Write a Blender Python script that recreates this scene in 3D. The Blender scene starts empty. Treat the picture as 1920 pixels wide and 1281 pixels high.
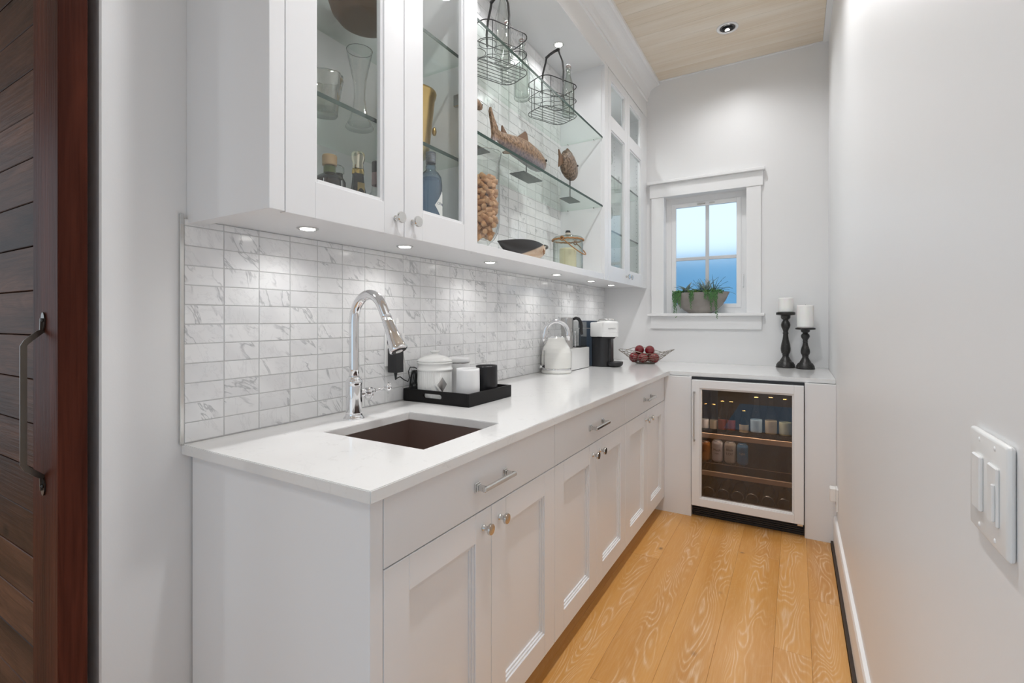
import bpy, bmesh, math, random
from mathutils import Vector, Matrix
R = random.Random(7)
PI = math.pi
sc = bpy.context.scene
C = sc.collection

# ---------------------------------------------------------------- camera, world, light, exposure
cam = bpy.data.objects.new('camera', bpy.data.cameras.new('camera'))
C.objects.link(cam)
cam.location = (1.4178, 0, 1.2479)
cam.rotation_euler = (PI/2, 0, 0.5293)
cam.data.sensor_width = 36
cam.data.lens = 910.16/1920*36
cam.data.shift_y = -40.25/1920
cam.data.clip_start = 0.02
sc.camera = cam

vs = sc.view_settings
vs.view_transform = 'Standard'; vs.look = 'None'; vs.gamma = 1; vs.use_curve_mapping = False
vs.exposure = 0.06
sc.cycles.diffuse_bounces = 6
sc.cycles.transparent_max_bounces = 24
sc.cycles.transmission_bounces = 12
sc.cycles.sample_clamp_indirect = 6

w = bpy.data.worlds.new('sky'); sc.world = w; w.use_nodes = True
wn = w.node_tree; wn.nodes.clear()
o_ = wn.nodes.new('ShaderNodeOutputWorld'); b_ = wn.nodes.new('ShaderNodeBackground')
tc = wn.nodes.new('ShaderNodeTexCoord'); sp = wn.nodes.new('ShaderNodeSeparateXYZ'); cr = wn.nodes.new('ShaderNodeValToRGB')
cr.color_ramp.elements[0].position = 0.45; cr.color_ramp.elements[0].color = (.55, .68, .80, 1)
cr.color_ramp.elements[1].position = 0.55; cr.color_ramp.elements[1].color = (.70, .86, 1, 1)
mr = wn.nodes.new('ShaderNodeMapRange'); mr.inputs[1].default_value = -1; mr.inputs[2].default_value = 1
wn.links.new(tc.outputs['Generated'], sp.inputs[0]); wn.links.new(sp.outputs['Z'], mr.inputs[0])
wn.links.new(mr.outputs[0], cr.inputs[0]); wn.links.new(cr.outputs[0], b_.inputs[0])
b_.inputs[1].default_value = 1.2
wn.links.new(b_.outputs[0], o_.inputs[0])

def lamp(kind, name, loc, rot=(0, 0, 0), energy=10, color=(1, 1, 1), **kw):
    l = bpy.data.lights.new(name, kind); l.energy = energy; l.color = color
    for k, v in kw.items(): setattr(l, k, v)
    ob = bpy.data.objects.new(name, l); ob.location = loc; ob.rotation_euler = rot
    C.objects.link(ob); return ob
# daylight coming in through the big window and the glazed side of the room behind the camera, plus an added blue fill lamp
lamp('AREA', 'rear_window_daylight', (-0.9, -3.05, 1.55), (PI/2, 0, PI), 19, (.93, .965, 1), shape='RECTANGLE', size=3.0, size_y=2.3)
lamp('AREA', 'added_blue_fill', (1.15, -3.06, 1.05), (PI/2, 0, PI), 5, (.45, .74, 1), shape='RECTANGLE', size=.8, size_y=2.0)  # added unseen lamp, put in for a blue reflection in the cooler glass
lamp('AREA', 'side_window_daylight', (-3.05, -1.3, 1.5), (PI/2, 0, -PI/2), 8, (.90, .95, 1), shape='RECTANGLE', size=2.2, size_y=2.0)
# recessed ceiling downlights (the first one is in view)
CANS = [(1.027, 3.487), (1.03, 2.25), (1.03, 0.95)]
for k_, (x, y) in enumerate(CANS):
    lamp('SPOT', 'downlight_beam', (x, y, 3.172), (0, 0, 0), (36, 78, 80)[k_], (.98, .985, 1), spot_size=math.radians(150), spot_blend=.9, shadow_soft_size=.05)
for (x, y) in [(-0.8, -1.0), (0.6, -1.4)]:
    lamp('SPOT', 'downlight_beam', (x, y, 3.172), (0, 0, 0), 48, (.98, .985, 1), spot_size=math.radians(150), spot_blend=.9, shadow_soft_size=.05)
# puck lights under and inside the wall cabinets
PUCKS = [(.158, .944), (.163, 1.356), (.170, 1.929), (.173, 2.66), (.177, 3.22), (.173, 3.66)]
for (x, y) in PUCKS:
    lamp('SPOT', 'puck_beam', (x, y, 1.5165), (0, 0, 0), 3.2, (1, .99, .98), spot_size=math.radians(150), spot_blend=.8, shadow_soft_size=.02)
TOPPUCKS = [(.2, .93), (.2, 1.34), (.2, 1.95), (.2, 2.63), (.2, 3.45)]
for (x, y) in TOPPUCKS:
    lamp('SPOT', 'puck_beam', (x, y, 2.868), (0, 0, 0), 1.6 if y < 1.5 else (3.8 if y < 3 else 10), (.97, .98, 1), spot_size=math.radians(150), spot_blend=.8, shadow_soft_size=.02)

# ---------------------------------------------------------------- helpers
MATS = {}
def mat(name, color=(.8, .8, .8), rough=.5, metal=0, **kw):
    if name in MATS: return MATS[name]
    m = bpy.data.materials.new(name); m.use_nodes = True; MATS[name] = m
    p = m.node_tree.nodes['Principled BSDF']
    p.inputs['Base Color'].default_value = (*color, 1)
    p.inputs['Roughness'].default_value = rough
    p.inputs['Metallic'].default_value = metal
    for k, v in kw.items(): p.inputs[k].default_value = v
    return m
def N(m, t, **kw):
    n = m.node_tree.nodes.new(t)
    for k, v in kw.items():
        if k.startswith('i_'):
            key = k[2:].replace('_', ' ')
            n.inputs[int(key) if key.isdigit() else key].default_value = v
        else: setattr(n, k, v)
    return n
def LK(m, a, b): m.node_tree.links.new(a, b)
def P(m): return m.node_tree.nodes['Principled BSDF']
def ramp(m, stops, src):
    r = N(m, 'ShaderNodeValToRGB'); e = r.color_ramp.elements
    while len(e) < len(stops): e.new(.5)
    for i, (p, c) in enumerate(stops):
        e[i].position = p; e[i].color = (*c, 1) if len(c) == 3 else c
    LK(m, src, r.inputs[0]); return r.outputs[0]
def math_(m, op, a, b=None):
    n = N(m, 'ShaderNodeMath', operation=op)
    for i, v in enumerate((a, b)):
        if v is None: continue
        if isinstance(v, (int, float)): n.inputs[i].default_value = v
        else: LK(m, v, n.inputs[i])
    return n.outputs[0]
def mixc(m, f, a, b, mode='MIX'):
    n = N(m, 'ShaderNodeMix', data_type='RGBA', blend_type=mode)
    for i, v in ((0, f), (6, a), (7, b)):
        if isinstance(v, (int, float)): n.inputs[i].default_value = v
        elif isinstance(v, tuple): n.inputs[i].default_value = (*v, 1)
        else: LK(m, v, n.inputs[i])
    return n.outputs[2]
def coords(m, scale=(1, 1, 1), rnd=True, rot=(0, 0, 0)):
    t = N(m, 'ShaderNodeTexCoord'); out = t.outputs['Object']
    if rnd:
        oi = N(m, 'ShaderNodeObjectInfo'); ge = N(m, 'ShaderNodeNewGeometry')
        a = math_(m, 'ADD', math_(m, 'MULTIPLY', oi.outputs['Random'], 37.), math_(m, 'MULTIPLY', ge.outputs['Random Per Island'], 61.))
        cb = N(m, 'ShaderNodeCombineXYZ')
        LK(m, a, cb.inputs[0]); LK(m, math_(m, 'MULTIPLY', a, 1.7), cb.inputs[1]); LK(m, math_(m, 'MULTIPLY', a, .61), cb.inputs[2])
        ad = N(m, 'ShaderNodeVectorMath', operation='ADD'); LK(m, out, ad.inputs[0]); LK(m, cb.outputs[0], ad.inputs[1]); out = ad.outputs[0]
    if any(rot):
        mq = N(m, 'ShaderNodeMapping'); mq.inputs['Rotation'].default_value = rot
        LK(m, out, mq.inputs[0]); out = mq.outputs[0]; rot = (0, 0, 0)
    mp = N(m, 'ShaderNodeMapping'); mp.inputs['Scale'].default_value = scale; mp.inputs['Rotation'].default_value = rot
    LK(m, out, mp.inputs[0]); return mp.outputs[0]
def noise(m, vec, scale, detail=4, rough=.5, dist=0):
    n = N(m, 'ShaderNodeTexNoise'); n.inputs['Scale'].default_value = scale; n.inputs['Detail'].default_value = detail
    n.inputs['Roughness'].default_value = rough; n.inputs['Distortion'].default_value = dist
    LK(m, vec, n.inputs['Vector']); return n.outputs[0]
def bump(m, h, strength=.1, dist=.002):
    b = N(m, 'ShaderNodeBump'); b.inputs['Strength'].default_value = strength; b.inputs['Distance'].default_value = dist
    LK(m, h, b.inputs['Height']); LK(m, b.outputs[0], P(m).inputs['Normal'])

def link(ob, parent=None):
    C.objects.link(ob)
    if parent is not None: ob.parent = parent
    return ob
def box(bm, x0, x1, y0, y1, z0, z1, bev=0, seg=1):
    n0 = len(bm.verts)
    r = bmesh.ops.create_cube(bm, size=1)
    vs_ = r['verts']
    for v in vs_:
        v.co = Vector(((x0+x1)/2+v.co.x*(x1-x0), (y0+y1)/2+v.co.y*(y1-y0), (z0+z1)/2+v.co.z*(z1-z0)))
    if bev:
        es = list({e for v in vs_ for e in v.link_edges})
        bmesh.ops.bevel(bm, geom=es, offset=bev, segments=seg, affect='EDGES', profile=.5)
    return bm
def NB(): return bmesh.new()
def B(*a, **k): return box(NB(), *a, **k)
def lathe(bm, prof, c=(0, 0, 0), seg=32, sx=1, sy=1, cap=True, warp=None):
    rings = []
    p2 = [prof[0]]
    for (r0, z0), (r1, z1) in zip(prof, prof[1:]):     # holding loops so long faces shade as they are
        if math.hypot(r1-r0, z1-z0) > .02:
            p2 += [(r0+(r1-r0)*f, z0+(z1-z0)*f) for f in (.06, .94)]
        p2.append((r1, z1))
    prof = p2
    for (r, z) in prof:
        ring = []
        for i in range(seg):
            a = 2*PI*i/seg
            rr = r*(warp(a, z) if warp else 1)
            ring.append(bm.verts.new((c[0]+rr*math.cos(a)*sx, c[1]+rr*math.sin(a)*sy, c[2]+z)))
        rings.append(ring)
    for k in range(len(rings)-1):
        for i in range(seg):
            j = (i+1) % seg
            bm.faces.new((rings[k][i], rings[k][j], rings[k+1][j], rings[k+1][i]))
    if cap:
        if prof[0][0] > 1e-5: bm.faces.new(list(reversed(rings[0])))
        if prof[-1][0] > 1e-5: bm.faces.new(rings[-1])
    return bm
def LA(prof, **k): return lathe(NB(), prof, **k)
def tube(bm, pts, r, seg=8, closed=False, flat=None):
    pts = [Vector(p) for p in pts]; n = len(pts); rings = []
    up = Vector((0, 0, 1)); prev = None
    for i, p in enumerate(pts):
        if closed: t = (pts[(i+1) % n]-pts[i-1])
        else: t = pts[min(i+1, n-1)]-pts[max(i-1, 0)]
        t = t.normalized() if t.length > 1e-9 else Vector((0, 0, 1))
        if prev is None:
            a = t.cross(up)
            if a.length < .05: a = t.cross(Vector((1, 0, 0)))
        else: a = prev-t*prev.dot(t)
        a.normalize(); prev = a; b = t.cross(a)
        rr = r[i] if isinstance(r, (list, tuple)) else r
        ring = []
        for k in range(seg):
            an = 2*PI*k/seg+PI/seg
            f1, f2 = flat if flat else (1, 1)
            ring.append(bm.verts.new(p+a*math.cos(an)*rr*f1+b*math.sin(an)*rr*f2))
        rings.append(ring)
    m = n if closed else n-1
    for i in range(m):
        A, D = rings[i], rings[(i+1) % n]
        for k in range(seg):
            j = (k+1) % seg
            bm.faces.new((A[k], A[j], D[j], D[k]))
    if not closed:
        bm.faces.new(list(reversed(rings[0]))); bm.faces.new(rings[-1])
    return bm
def TU(*a, **k): return tube(NB(), *a, **k)
def arc(c, r, a0, a1, n, ax='xy', r2=None):
    r2 = r2 or r; out = []
    for i in range(n+1):
        a = math.radians(a0+(a1-a0)*i/n); u, v = r*math.cos(a), r2*math.sin(a)
        out.append({'xy': (c[0]+u, c[1]+v, c[2]), 'xz': (c[0]+u, c[1], c[2]+v), 'yz': (c[0], c[1]+u, c[2]+v)}[ax])
    return out
def prism(bm, poly, lo, hi, ax='y'):
    # poly in the plane across axis ax, extruded lo..hi
    def v3(p, t): return {'y': (p[0], t, p[1]), 'x': (t, p[0], p[1]), 'z': (p[0], p[1], t)}[ax]
    a = [bm.verts.new(v3(p, lo)) for p in poly]; b = [bm.verts.new(v3(p, hi)) for p in poly]
    n = len(poly)
    for i in range(n):
        j = (i+1) % n; bm.faces.new((a[i], a[j], b[j], b[i]))
    bm.faces.new(list(reversed(a))); bm.faces.new(b)
    bmesh.ops.recalc_face_normals(bm, faces=bm.faces)
    return bm
def sphere(bm, c, r, seg=16, s=(1, 1, 1)):
    rr = bmesh.ops.create_uvsphere(bm, u_segments=seg, v_segments=max(6, seg//2), radius=1)
    for v in rr['verts']: v.co = Vector((c[0]+v.co.x*r*s[0], c[1]+v.co.y*r*s[1], c[2]+v.co.z*r*s[2]))
    return bm
def frame(bm, x0, x1, y0, y1, z0, z1, w, bev=0):
    """rectangular frame lying in the yz plane (thickness x0..x1), bars w = (left, right, bottom, top)"""
    l, r, b, t = w
    box(bm, x0, x1, y0, y0+l, z0, z1, bev); box(bm, x0, x1, y1-r, y1, z0, z1, bev)
    box(bm, x0, x1, y0+l, y1-r, z0, z0+b, bev); box(bm, x0, x1, y0+l, y1-r, z1-t, z1, bev)
    return bm
def part(name, bm, m, parent=None, smooth=False, w=True, label=None, kind=None, angle=35):
    """w: the mesh was laid out in room coordinates, so take the thing's base off it"""
    if smooth:
        for f in bm.faces: f.smooth = True
        for e in bm.edges:
            if len(e.link_faces) == 2 and e.calc_face_angle(0) > math.radians(angle): e.smooth = False
    if w and parent is not None:
        t = parent
        while t.parent is not None: t = t.parent
        bmesh.ops.translate(bm, vec=-t.location, verts=bm.verts)
    me = bpy.data.meshes.new(name); bm.to_mesh(me); bm.free(); me.materials.append(m)
    ob = bpy.data.objects.new(name, me); link(ob, parent)
    if label: ob['label'] = label
    if kind: ob['kind'] = kind
    return ob
def tag(o, label, cat, group=None):
    o['label'] = label; o['category'] = cat
    if group: o['group'] = group
    return o
def thing(name, label, cat, loc=(0, 0, 0), rz=0, group=None):
    o = bpy.data.objects.new(name, None); o.empty_display_size = .05; o.location = loc; o.rotation_euler = (0, 0, rz)
    link(o); return tag(o, label, cat, group)
def struct(name, bm, m, parent=None, **k):
    o = part(name, bm, m, parent, **k)
    if parent is None: o['kind'] = 'structure'
    return o
def dup(o, parent=None, loc=None, rz=None, label=None):
    c = o.copy(); C.objects.link(c)
    if parent is not None: c.parent = parent
    if loc is not None: c.location = loc
    if rz is not None: c.rotation_euler = (0, 0, rz)
    if label: c['label'] = label
    for ch in list(o.children): dup(ch, c)
    return c
def solo(name, bm, m, label, cat, loc=None, group=None, smooth=False, rot=None, angle=35):
    if loc is not None and rot is None:
        bmesh.ops.translate(bm, vec=-Vector(loc), verts=bm.verts)
    o = part(name, bm, m, None, smooth=smooth, w=False, angle=angle)
    if loc is not None: o.location = loc
    if rot is not None: o.rotation_euler = rot
    return tag(o, label, cat, group)
def text_bm(s, size, ext=.0004, bold=0):
    cu = bpy.data.curves.new('lettering', 'FONT'); cu.body = s; cu.size = size; cu.extrude = ext; cu.align_x = 'CENTER'; cu.align_y = 'CENTER'; cu.resolution_u = 2
    cu.offset = bold
    ob = bpy.data.objects.new('lettering', cu); C.objects.link(ob)
    bpy.context.view_layer.update()
    me = bpy.data.meshes.new_from_object(ob.evaluated_get(bpy.context.evaluated_depsgraph_get()))
    bm = NB(); bm.from_mesh(me)
    bpy.data.objects.remove(ob); bpy.data.meshes.remove(me); bpy.data.curves.remove(cu)
    return bm

# ---------------------------------------------------------------- materials
M_wall = mat('wall_paint', (.80, .80, .80), .42)
bump(M_wall, noise(M_wall, coords(M_wall, rnd=False), 220, 3), .08, .001)
M_cab = mat('cabinet_paint', (.795, .80, .81), .30)
M_trim = mat('trim_paint', (.84, .84, .84), .35)
M_wpl = mat('white_plastic', (.82, .82, .81), .3)
M_chrome = mat('chrome', (.82, .82, .83), .06, 1)
M_nickel = mat('brushed_nickel', (.66, .655, .64), .15, 1)
M_steel = mat('brushed_steel', (.55, .54, .53), .25, 1)
M_sink = mat('sink_steel', (.46, .38, .35), .36, 1)
M_black = mat('black_plastic', (.015, .015, .017), .35)
M_navy = mat('dark_navy_plastic', (.035, .055, .085), .3)
M_rub = mat('black_rubber', (.02, .02, .02), .6)
M_gap = mat('shadow_gap_paint', (.25, .25, .25), .7)
M_emit = mat('puck_lamp', (1, 1, 1), .5)
P(M_emit).inputs['Emission Color'].default_value = (1, .97, .92, 1); P(M_emit).inputs['Emission Strength'].default_value = 14
M_grout = mat('grout', (.56, .56, .56), .8)

def marble_mat():
    m = mat('marble_tile', rough=.16)
    oi = N(m, 'ShaderNodeObjectInfo'); ge = N(m, 'ShaderNodeNewGeometry')
    rd = math_(m, 'FRACT', math_(m, 'MULTIPLY', math_(m, 'ADD', oi.outputs['Random'], ge.outputs['Random Per Island']), 7.3))
    def turned(a0, a1, sc_):
        vr = N(m, 'ShaderNodeVectorRotate', rotation_type='X_AXIS')
        LK(m, coords(m), vr.inputs['Vector']); LK(m, math_(m, 'ADD', math_(m, 'MULTIPLY', rd, a1-a0), a0), vr.inputs['Angle'])
        mp = N(m, 'ShaderNodeMapping'); mp.inputs['Scale'].default_value = sc_; LK(m, vr.outputs[0], mp.inputs[0]); return mp.outputs[0]
    v = turned(.35, 1.25, (1, .9, 3.0))
    v2 = turned(1.7, .2, (1, .9, 2.2))
    n0 = noise(m, coords(m), 8, 2, .5)
    n1 = noise(m, v, 5, 4, .6, .35)
    vein = ramp(m, [(.470, (0, 0, 0)), (.497, (1, 1, 1)), (.522, (0, 0, 0))], n1)
    msk = ramp(m, [(.49, (0, 0, 0)), (.60, (1, 1, 1))], n0)
    n2 = noise(m, v2, 7, 5, .65, .5)
    fine = ramp(m, [(.480, (0, 0, 0)), (.5, (.6, .6, .6)), (.518, (0, 0, 0))], n2)
    cloud = ramp(m, [(.35, (.76, .76, .765)), (.6, (.85, .85, .85))], noise(m, v, 3, 3))
    f = math_(m, 'MULTIPLY', vein, msk)
    c1 = mixc(m, math_(m, 'MULTIPLY', f, .70), cloud, (.36, .37, .38))
    c2 = mixc(m, math_(m, 'MULTIPLY', fine, .30), c1, (.48, .48, .49))
    LK(m, c2, P(m).inputs['Base Color']); return m
M_tile = marble_mat()
def quartz_mat():
    m = mat('white_quartz', rough=.10)
    v = coords(m, rnd=False)
    sp1 = ramp(m, [(.60, (0, 0, 0)), (.70, (1, 1, 1))], noise(m, v, 22, 6, .7, .6))
    ve = ramp(m, [(.485, (0, 0, 0)), (.5, (1, 1, 1)), (.515, (0, 0, 0))], noise(m, v, 5, 5, .6, 1.))
    k = ramp(m, [(.5, (0, 0, 0)), (.66, (1, 1, 1))], noise(m, v, 3.3, 2))
    c = mixc(m, math_(m, 'MULTIPLY', sp1, .32), (.765, .76, .75), (.47, .46, .45))
    c = mixc(m, math_(m, 'MULTIPLY', math_(m, 'MULTIPLY', ve, k), .13), c, (.42, .41, .40))
    LK(m, c, P(m).inputs['Base Color']); return m
M_quartz = quartz_mat()
def oak_mat():
    m = mat('limed_oak', rough=.29)
    v = coords(m, (6.0, 1.1, 1))
    n = noise(m, v, 1.15, 2.2, .45, .25)
    fr = math_(m, 'FRACT', math_(m, 'MULTIPLY', n, 30))
    line = ramp(m, [(0, (1, 1, 1)), (.22, (.15, .15, .15)), (.6, (0, 0, 0)), (.85, (.25, .25, .25)), (1, (1, 1, 1))], fr)
    vf = coords(m, (70, 3.2, 1))
    fine = noise(m, vf, 2.2, 5, .7)
    flt = ramp(m, [(.42, (0, 0, 0)), (.66, (1, 1, 1))], fine)
    tone = noise(m, coords(m, (6, .5, 1)), .9, 2)
    base = ramp(m, [(.3, (.50, .225, .045)), (.7, (.66, .34, .095))], tone)
    c = mixc(m, math_(m, 'MULTIPLY', flt, .28), base, (.66, .40, .17))
    tcp = N(m, 'ShaderNodeTexCoord'); sxp = N(m, 'ShaderNodeSeparateXYZ'); LK(m, tcp.outputs['Object'], sxp.inputs[0])
    oip = N(m, 'ShaderNodeObjectInfo')
    offc = math_(m, 'MULTIPLY', math_(m, 'SUBTRACT', oip.outputs['Random'], .5), .05)
    wob = math_(m, 'MULTIPLY', math_(m, 'SUBTRACT', noise(m, coords(m, (1, 1.6, 1)), 1.5, 2), .5), .12)
    cen = math_(m, 'ABSOLUTE', math_(m, 'ADD', math_(m, 'ADD', sxp.outputs['X'], offc), wob))
    cmask = ramp(m, [(.018, (1, 1, 1)), (.055, (.12, .12, .12))], cen)
    line = math_(m, 'MULTIPLY', line, cmask)
    lm = math_(m, 'MULTIPLY', line, math_(m, 'ADD', math_(m, 'MULTIPLY', flt, .75), .36))
    c = mixc(m, lm, c, (.74, .54, .35))
    vo = N(m, 'ShaderNodeTexVoronoi'); vo.inputs['Scale'].default_value = 1.0
    LK(m, coords(m, (6.5, 4.4, 1)), vo.inputs['Vector'])
    kn = ramp(m, [(0, (.5, .5, .5)), (.03, (1, 1, 1)), (.07, (.35, .35, .35)), (.11, (0, 0, 0))], vo.outputs['Distance'])
    c = mixc(m, math_(m, 'MULTIPLY', kn, .75), c, (.15, .075, .03))
    LK(m, c, P(m).inputs['Base Color'])
    bump(m, lm, .12, .001); return m
M_oak = oak_mat()
M_gapshade = mat('gap_shade_brown', (.035, .022, .015), .6)
def pale_mat():
    m = mat('whitewashed_board', rough=.55)
    f = noise(m, coords(m, (1.2, 60, 1)), 1.6, 5, .65)
    t = noise(m, coords(m, (.8, 6, 1)), 1.2, 3)
    a = ramp(m, [(.35, (.73, .61, .47)), (.65, (.82, .735, .63))], t)
    c = mixc(m, math_(m, 'MULTIPLY', ramp(m, [(.4, (0, 0, 0)), (.7, (1, 1, 1))], f), .55), a, (.86, .79, .68))
    LK(m, c, P(m).inputs['Base Color']); bump(m, f, .15, .001); return m
M_pale = pale_mat()
def alder(name, axis, lo, hi, rough=.42):
    m = mat(name, rough=rough)
    sc1 = (1.1, 1, 8) if axis == 'x' else (9, 9, .9)
    sc2 = (3, 1, 90) if axis == 'x' else (95, 95, 3)
    n = noise(m, coords(m, sc1), 1.5, 3, .5, .8)
    fr = math_(m, 'FRACT', math_(m, 'MULTIPLY', n, 7))
    ring = ramp(m, [(0, (.8, .8, .8)), (.4, (0, 0, 0)), (1, (.8, .8, .8))], fr)
    f = noise(m, coords(m, sc2), 1.3, 4, .6)
    a = ramp(m, [(.3, lo), (.72, hi)], noise(m, coords(m, tuple(s*.8 for s in sc1)), 1.1, 2))
    c = mixc(m, math_(m, 'MULTIPLY', ring, .38), a, tuple(x*.45 for x in lo))
    c = mixc(m, math_(m, 'MULTIPLY', ramp(m, [(.45, (0, 0, 0)), (.7, (1, 1, 1))], f), .35), c, tuple(x*.5 for x in lo))
    vo = N(m, 'ShaderNodeTexVoronoi'); vo.inputs['Scale'].default_value = 1
    LK(m, coords(m, (4.2, 4, 5.5) if axis == 'x' else (6, 6, 2.3)), vo.inputs['Vector'])
    kn = ramp(m, [(0, (1, 1, 1)), (.06, (.8, .8, .8)), (.13, (0, 0, 0))], vo.outputs['Distance'])
    c = mixc(m, math_(m, 'MULTIPLY', kn, .8), c, (.012, .006, .004))
    P(m).inputs['Specular IOR Level'].default_value = .05
    LK(m, c, P(m).inputs['Base Color']); bump(m, f, .5, .003); return m
M_plank = alder('stained_alder_plank', 'x', (.034, .017, .012), (.150, .072, .045))
M_stile = alder('stained_alder_stile', 'z', (.034, .009, .006), (.125, .035, .020))

def thin_glass(name, tint=(1, 1, 1), refl=.05, edge=(.75, .85, .80), power=3.0, gain=.75, rough=.0):
    """thin clear glass: see-through face on, reflecting and darker towards its silhouette"""
    m = bpy.data.materials.new(name); m.use_nodes = True; MATS[name] = m
    t = m.node_tree; t.nodes.clear()
    out = t.nodes.new('ShaderNodeOutputMaterial'); mx = t.nodes.new('ShaderNodeMixShader')
    tr = t.nodes.new('ShaderNodeBsdfTransparent'); gl = t.nodes.new('ShaderNodeBsdfGlossy'); gl.inputs['Roughness'].default_value = rough
    lw = t.nodes.new('ShaderNodeLayerWeight'); lw.inputs[0].default_value = .5
    pw = t.nodes.new('ShaderNodeMath'); pw.operation = 'POWER'; pw.inputs[1].default_value = power
    t.links.new(lw.outputs['Facing'], pw.inputs[0])
    cm = t.nodes.new('ShaderNodeMix'); cm.data_type = 'RGBA'; cm.inputs[6].default_value = (*tint, 1); cm.inputs[7].default_value = (*edge, 1)
    t.links.new(pw.outputs[0], cm.inputs[0]); t.links.new(cm.outputs[2], tr.inputs[0])
    ma = t.nodes.new('ShaderNodeMath'); ma.operation = 'MULTIPLY_ADD'; ma.inputs[1].default_value = gain; ma.inputs[2].default_value = refl
    t.links.new(pw.outputs[0], ma.inputs[0]); t.links.new(ma.outputs[0], mx.inputs[0])
    t.links.new(tr.outputs[0], mx.inputs[1]); t.links.new(gl.outputs[0], mx.inputs[2]); t.links.new(mx.outputs[0], out.inputs[0])
    return m
G_pane = thin_glass('pane_glass', (.97, .98, .97), .04, (.9, .92, .91), 4, .5)
G_shelf = thin_glass('shelf_glass', (.93, .965, .945), .05, (.86, .92, .89), 4, .35)
G_clear = thin_glass('clear_glassware', (.975, .98, .975), .05, (.50, .53, .52), 3.6, .6)
G_green = thin_glass('pale_bottle_glass', (.945, .965, .95), .05, (.42, .47, .44), 3.2, .5)
G_blue = thin_glass('blue_bottle_glass', (.60, .72, .84), .06, (.16, .24, .34), 1.8, .35)
G_brown = thin_glass('amber_bottle_glass', (.10, .05, .025), .05, (.03, .015, .01), 1.8, .3)
G_dgreen = thin_glass('dark_bottle_glass', (.10, .11, .06), .05, (.03, .03, .02), 1.8, .3)
G_cooler = thin_glass('tinted_cooler_glass', (.62, .58, .58), .06, (.3, .3, .3), 4, .4)
G_frost = mat('frosted_pane', (.93, .97, 1), .58, 0, **{'Transmission Weight': 1., 'IOR': 1.12})
M_sedge = mat('shelf_glass_edge', (.010, .042, .032), .35)

# ---------------------------------------------------------------- room shell
XR, YB, ZC = 1.612, 4.003, 3.18
bm = NB()
box(bm, -.008, .50, YB, YB+.16, 0, 3.3); box(bm, 1.10, 1.76, YB, YB+.16, 0, 3.3)
box(bm, .50, 1.10, YB, YB+.16, 0, 1.28); box(bm, .50, 1.10, YB, YB+.16, 2.235, 3.3)
struct('wall_back', bm, M_wall)
struct('wall_right', B(XR, XR+.15, -3.2, YB, 0, 3.3), M_wall)
wl = struct('wall_left', B(-.13, -.008, .50, YB+.16, 0, 3.3, bev=.004), M_wall)
struct('wall_hall', B(-3.2, -.132, .50, .62, 0, 3.3), M_wall)
bm = NB()
box(bm, -3.2, .74, -3.35, -3.2, 0, .35); box(bm, -3.2, XR, -3.35, -3.2, 2.75, 3.3)
box(bm, -3.2, -2.5, -3.35, -3.2, .35, 2.75); box(bm, 1.1, XR, -3.35, -3.2, 2.1, 2.75); box(bm, 1.56, XR, -3.35, -3.2, 0, 2.1); box(bm, -.75, -.65, -3.33, -3.22, .35, 2.75)
struct('wall_rear', bm, M_wall)
bm = NB()
box(bm, -3.35, -3.2, -3.35, .62, 0, .4); box(bm, -3.35, -3.2, -3.35, .62, 2.6, 3.3)
box(bm, -3.35, -3.2, -3.35, -2.5, .4, 2.6); box(bm, -3.35, -3.2, -.1, .62, .4, 2.6)
struct('wall_side', bm, M_wall)

# floor: boards along y
fl = struct('floor', B(-3.2, XR, -3.2, YB, -.06, -.012), mat('subfloor', (.22, .12, .05), .7))
def board(y0, y1, x0, x1):
    me_w, me_l = (x1-x0)-.0004, (y1-y0)-.0005
    b = B(-me_w/2, me_w/2, -me_l/2, me_l/2, -.012, 0, bev=.0006)
    o = part('plank', b, M_oak, fl, w=False); o.location = ((x0+x1)/2, (y0+y1)/2, 0); return o
cols = [.47, .64, .80, .99, 1.15, 1.345, 1.468, 1.584]
cuts = [[1.2], [2.573, .6], [1.6], [.9], [2.877, 1.0], [2.104, .35], [2.545, .8]]
for i in range(7):
    ys = [3.96] + cuts[i] + [-1.2, -3.18]
    ys = sorted(ys)
    for a, b in zip(ys, ys[1:]): board(a, b, cols[i], cols[i+1])
x = .47
while x > -3.1:
    c = R.uniform(-1.8, -.6)
    for a, b in ((-3.18, c), (c, .495)): board(a, b, x-.18, x)
    x -= .18
# ceiling: pale boards along x
cl = struct('ceiling', B(-3.2, XR, -3.2, YB, ZC+.012, ZC+.12), M_gap)
y = 3.985
while y > -3.1:
    x0 = .36 if y-.137 > .62 else -3.18
    b = B(-.5*(1.578-x0), .5*(1.578-x0), -.0679, .0679, 0, .012, bev=.0008)
    o = part('plank', b, M_pale, cl, w=False); o.location = ((1.578+x0)/2, y-.0685, ZC); y -= .137
bm = B(1.579, XR, -3.18, YB, ZC-.004, ZC+.012); box(bm, .34, 1.579, 3.986, YB, ZC-.004, ZC+.012)
struct('trim_1', bm, M_trim)
# baseboards; a dark-coloured strip stands in for the shaded gap at the floor
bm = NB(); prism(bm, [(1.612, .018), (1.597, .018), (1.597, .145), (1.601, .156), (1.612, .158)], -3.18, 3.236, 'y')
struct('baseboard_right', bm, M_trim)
struct('gap_shade_strip', B(1.5855, 1.612, -3.18, 3.236, -.011, .017), M_gapshade)

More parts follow.
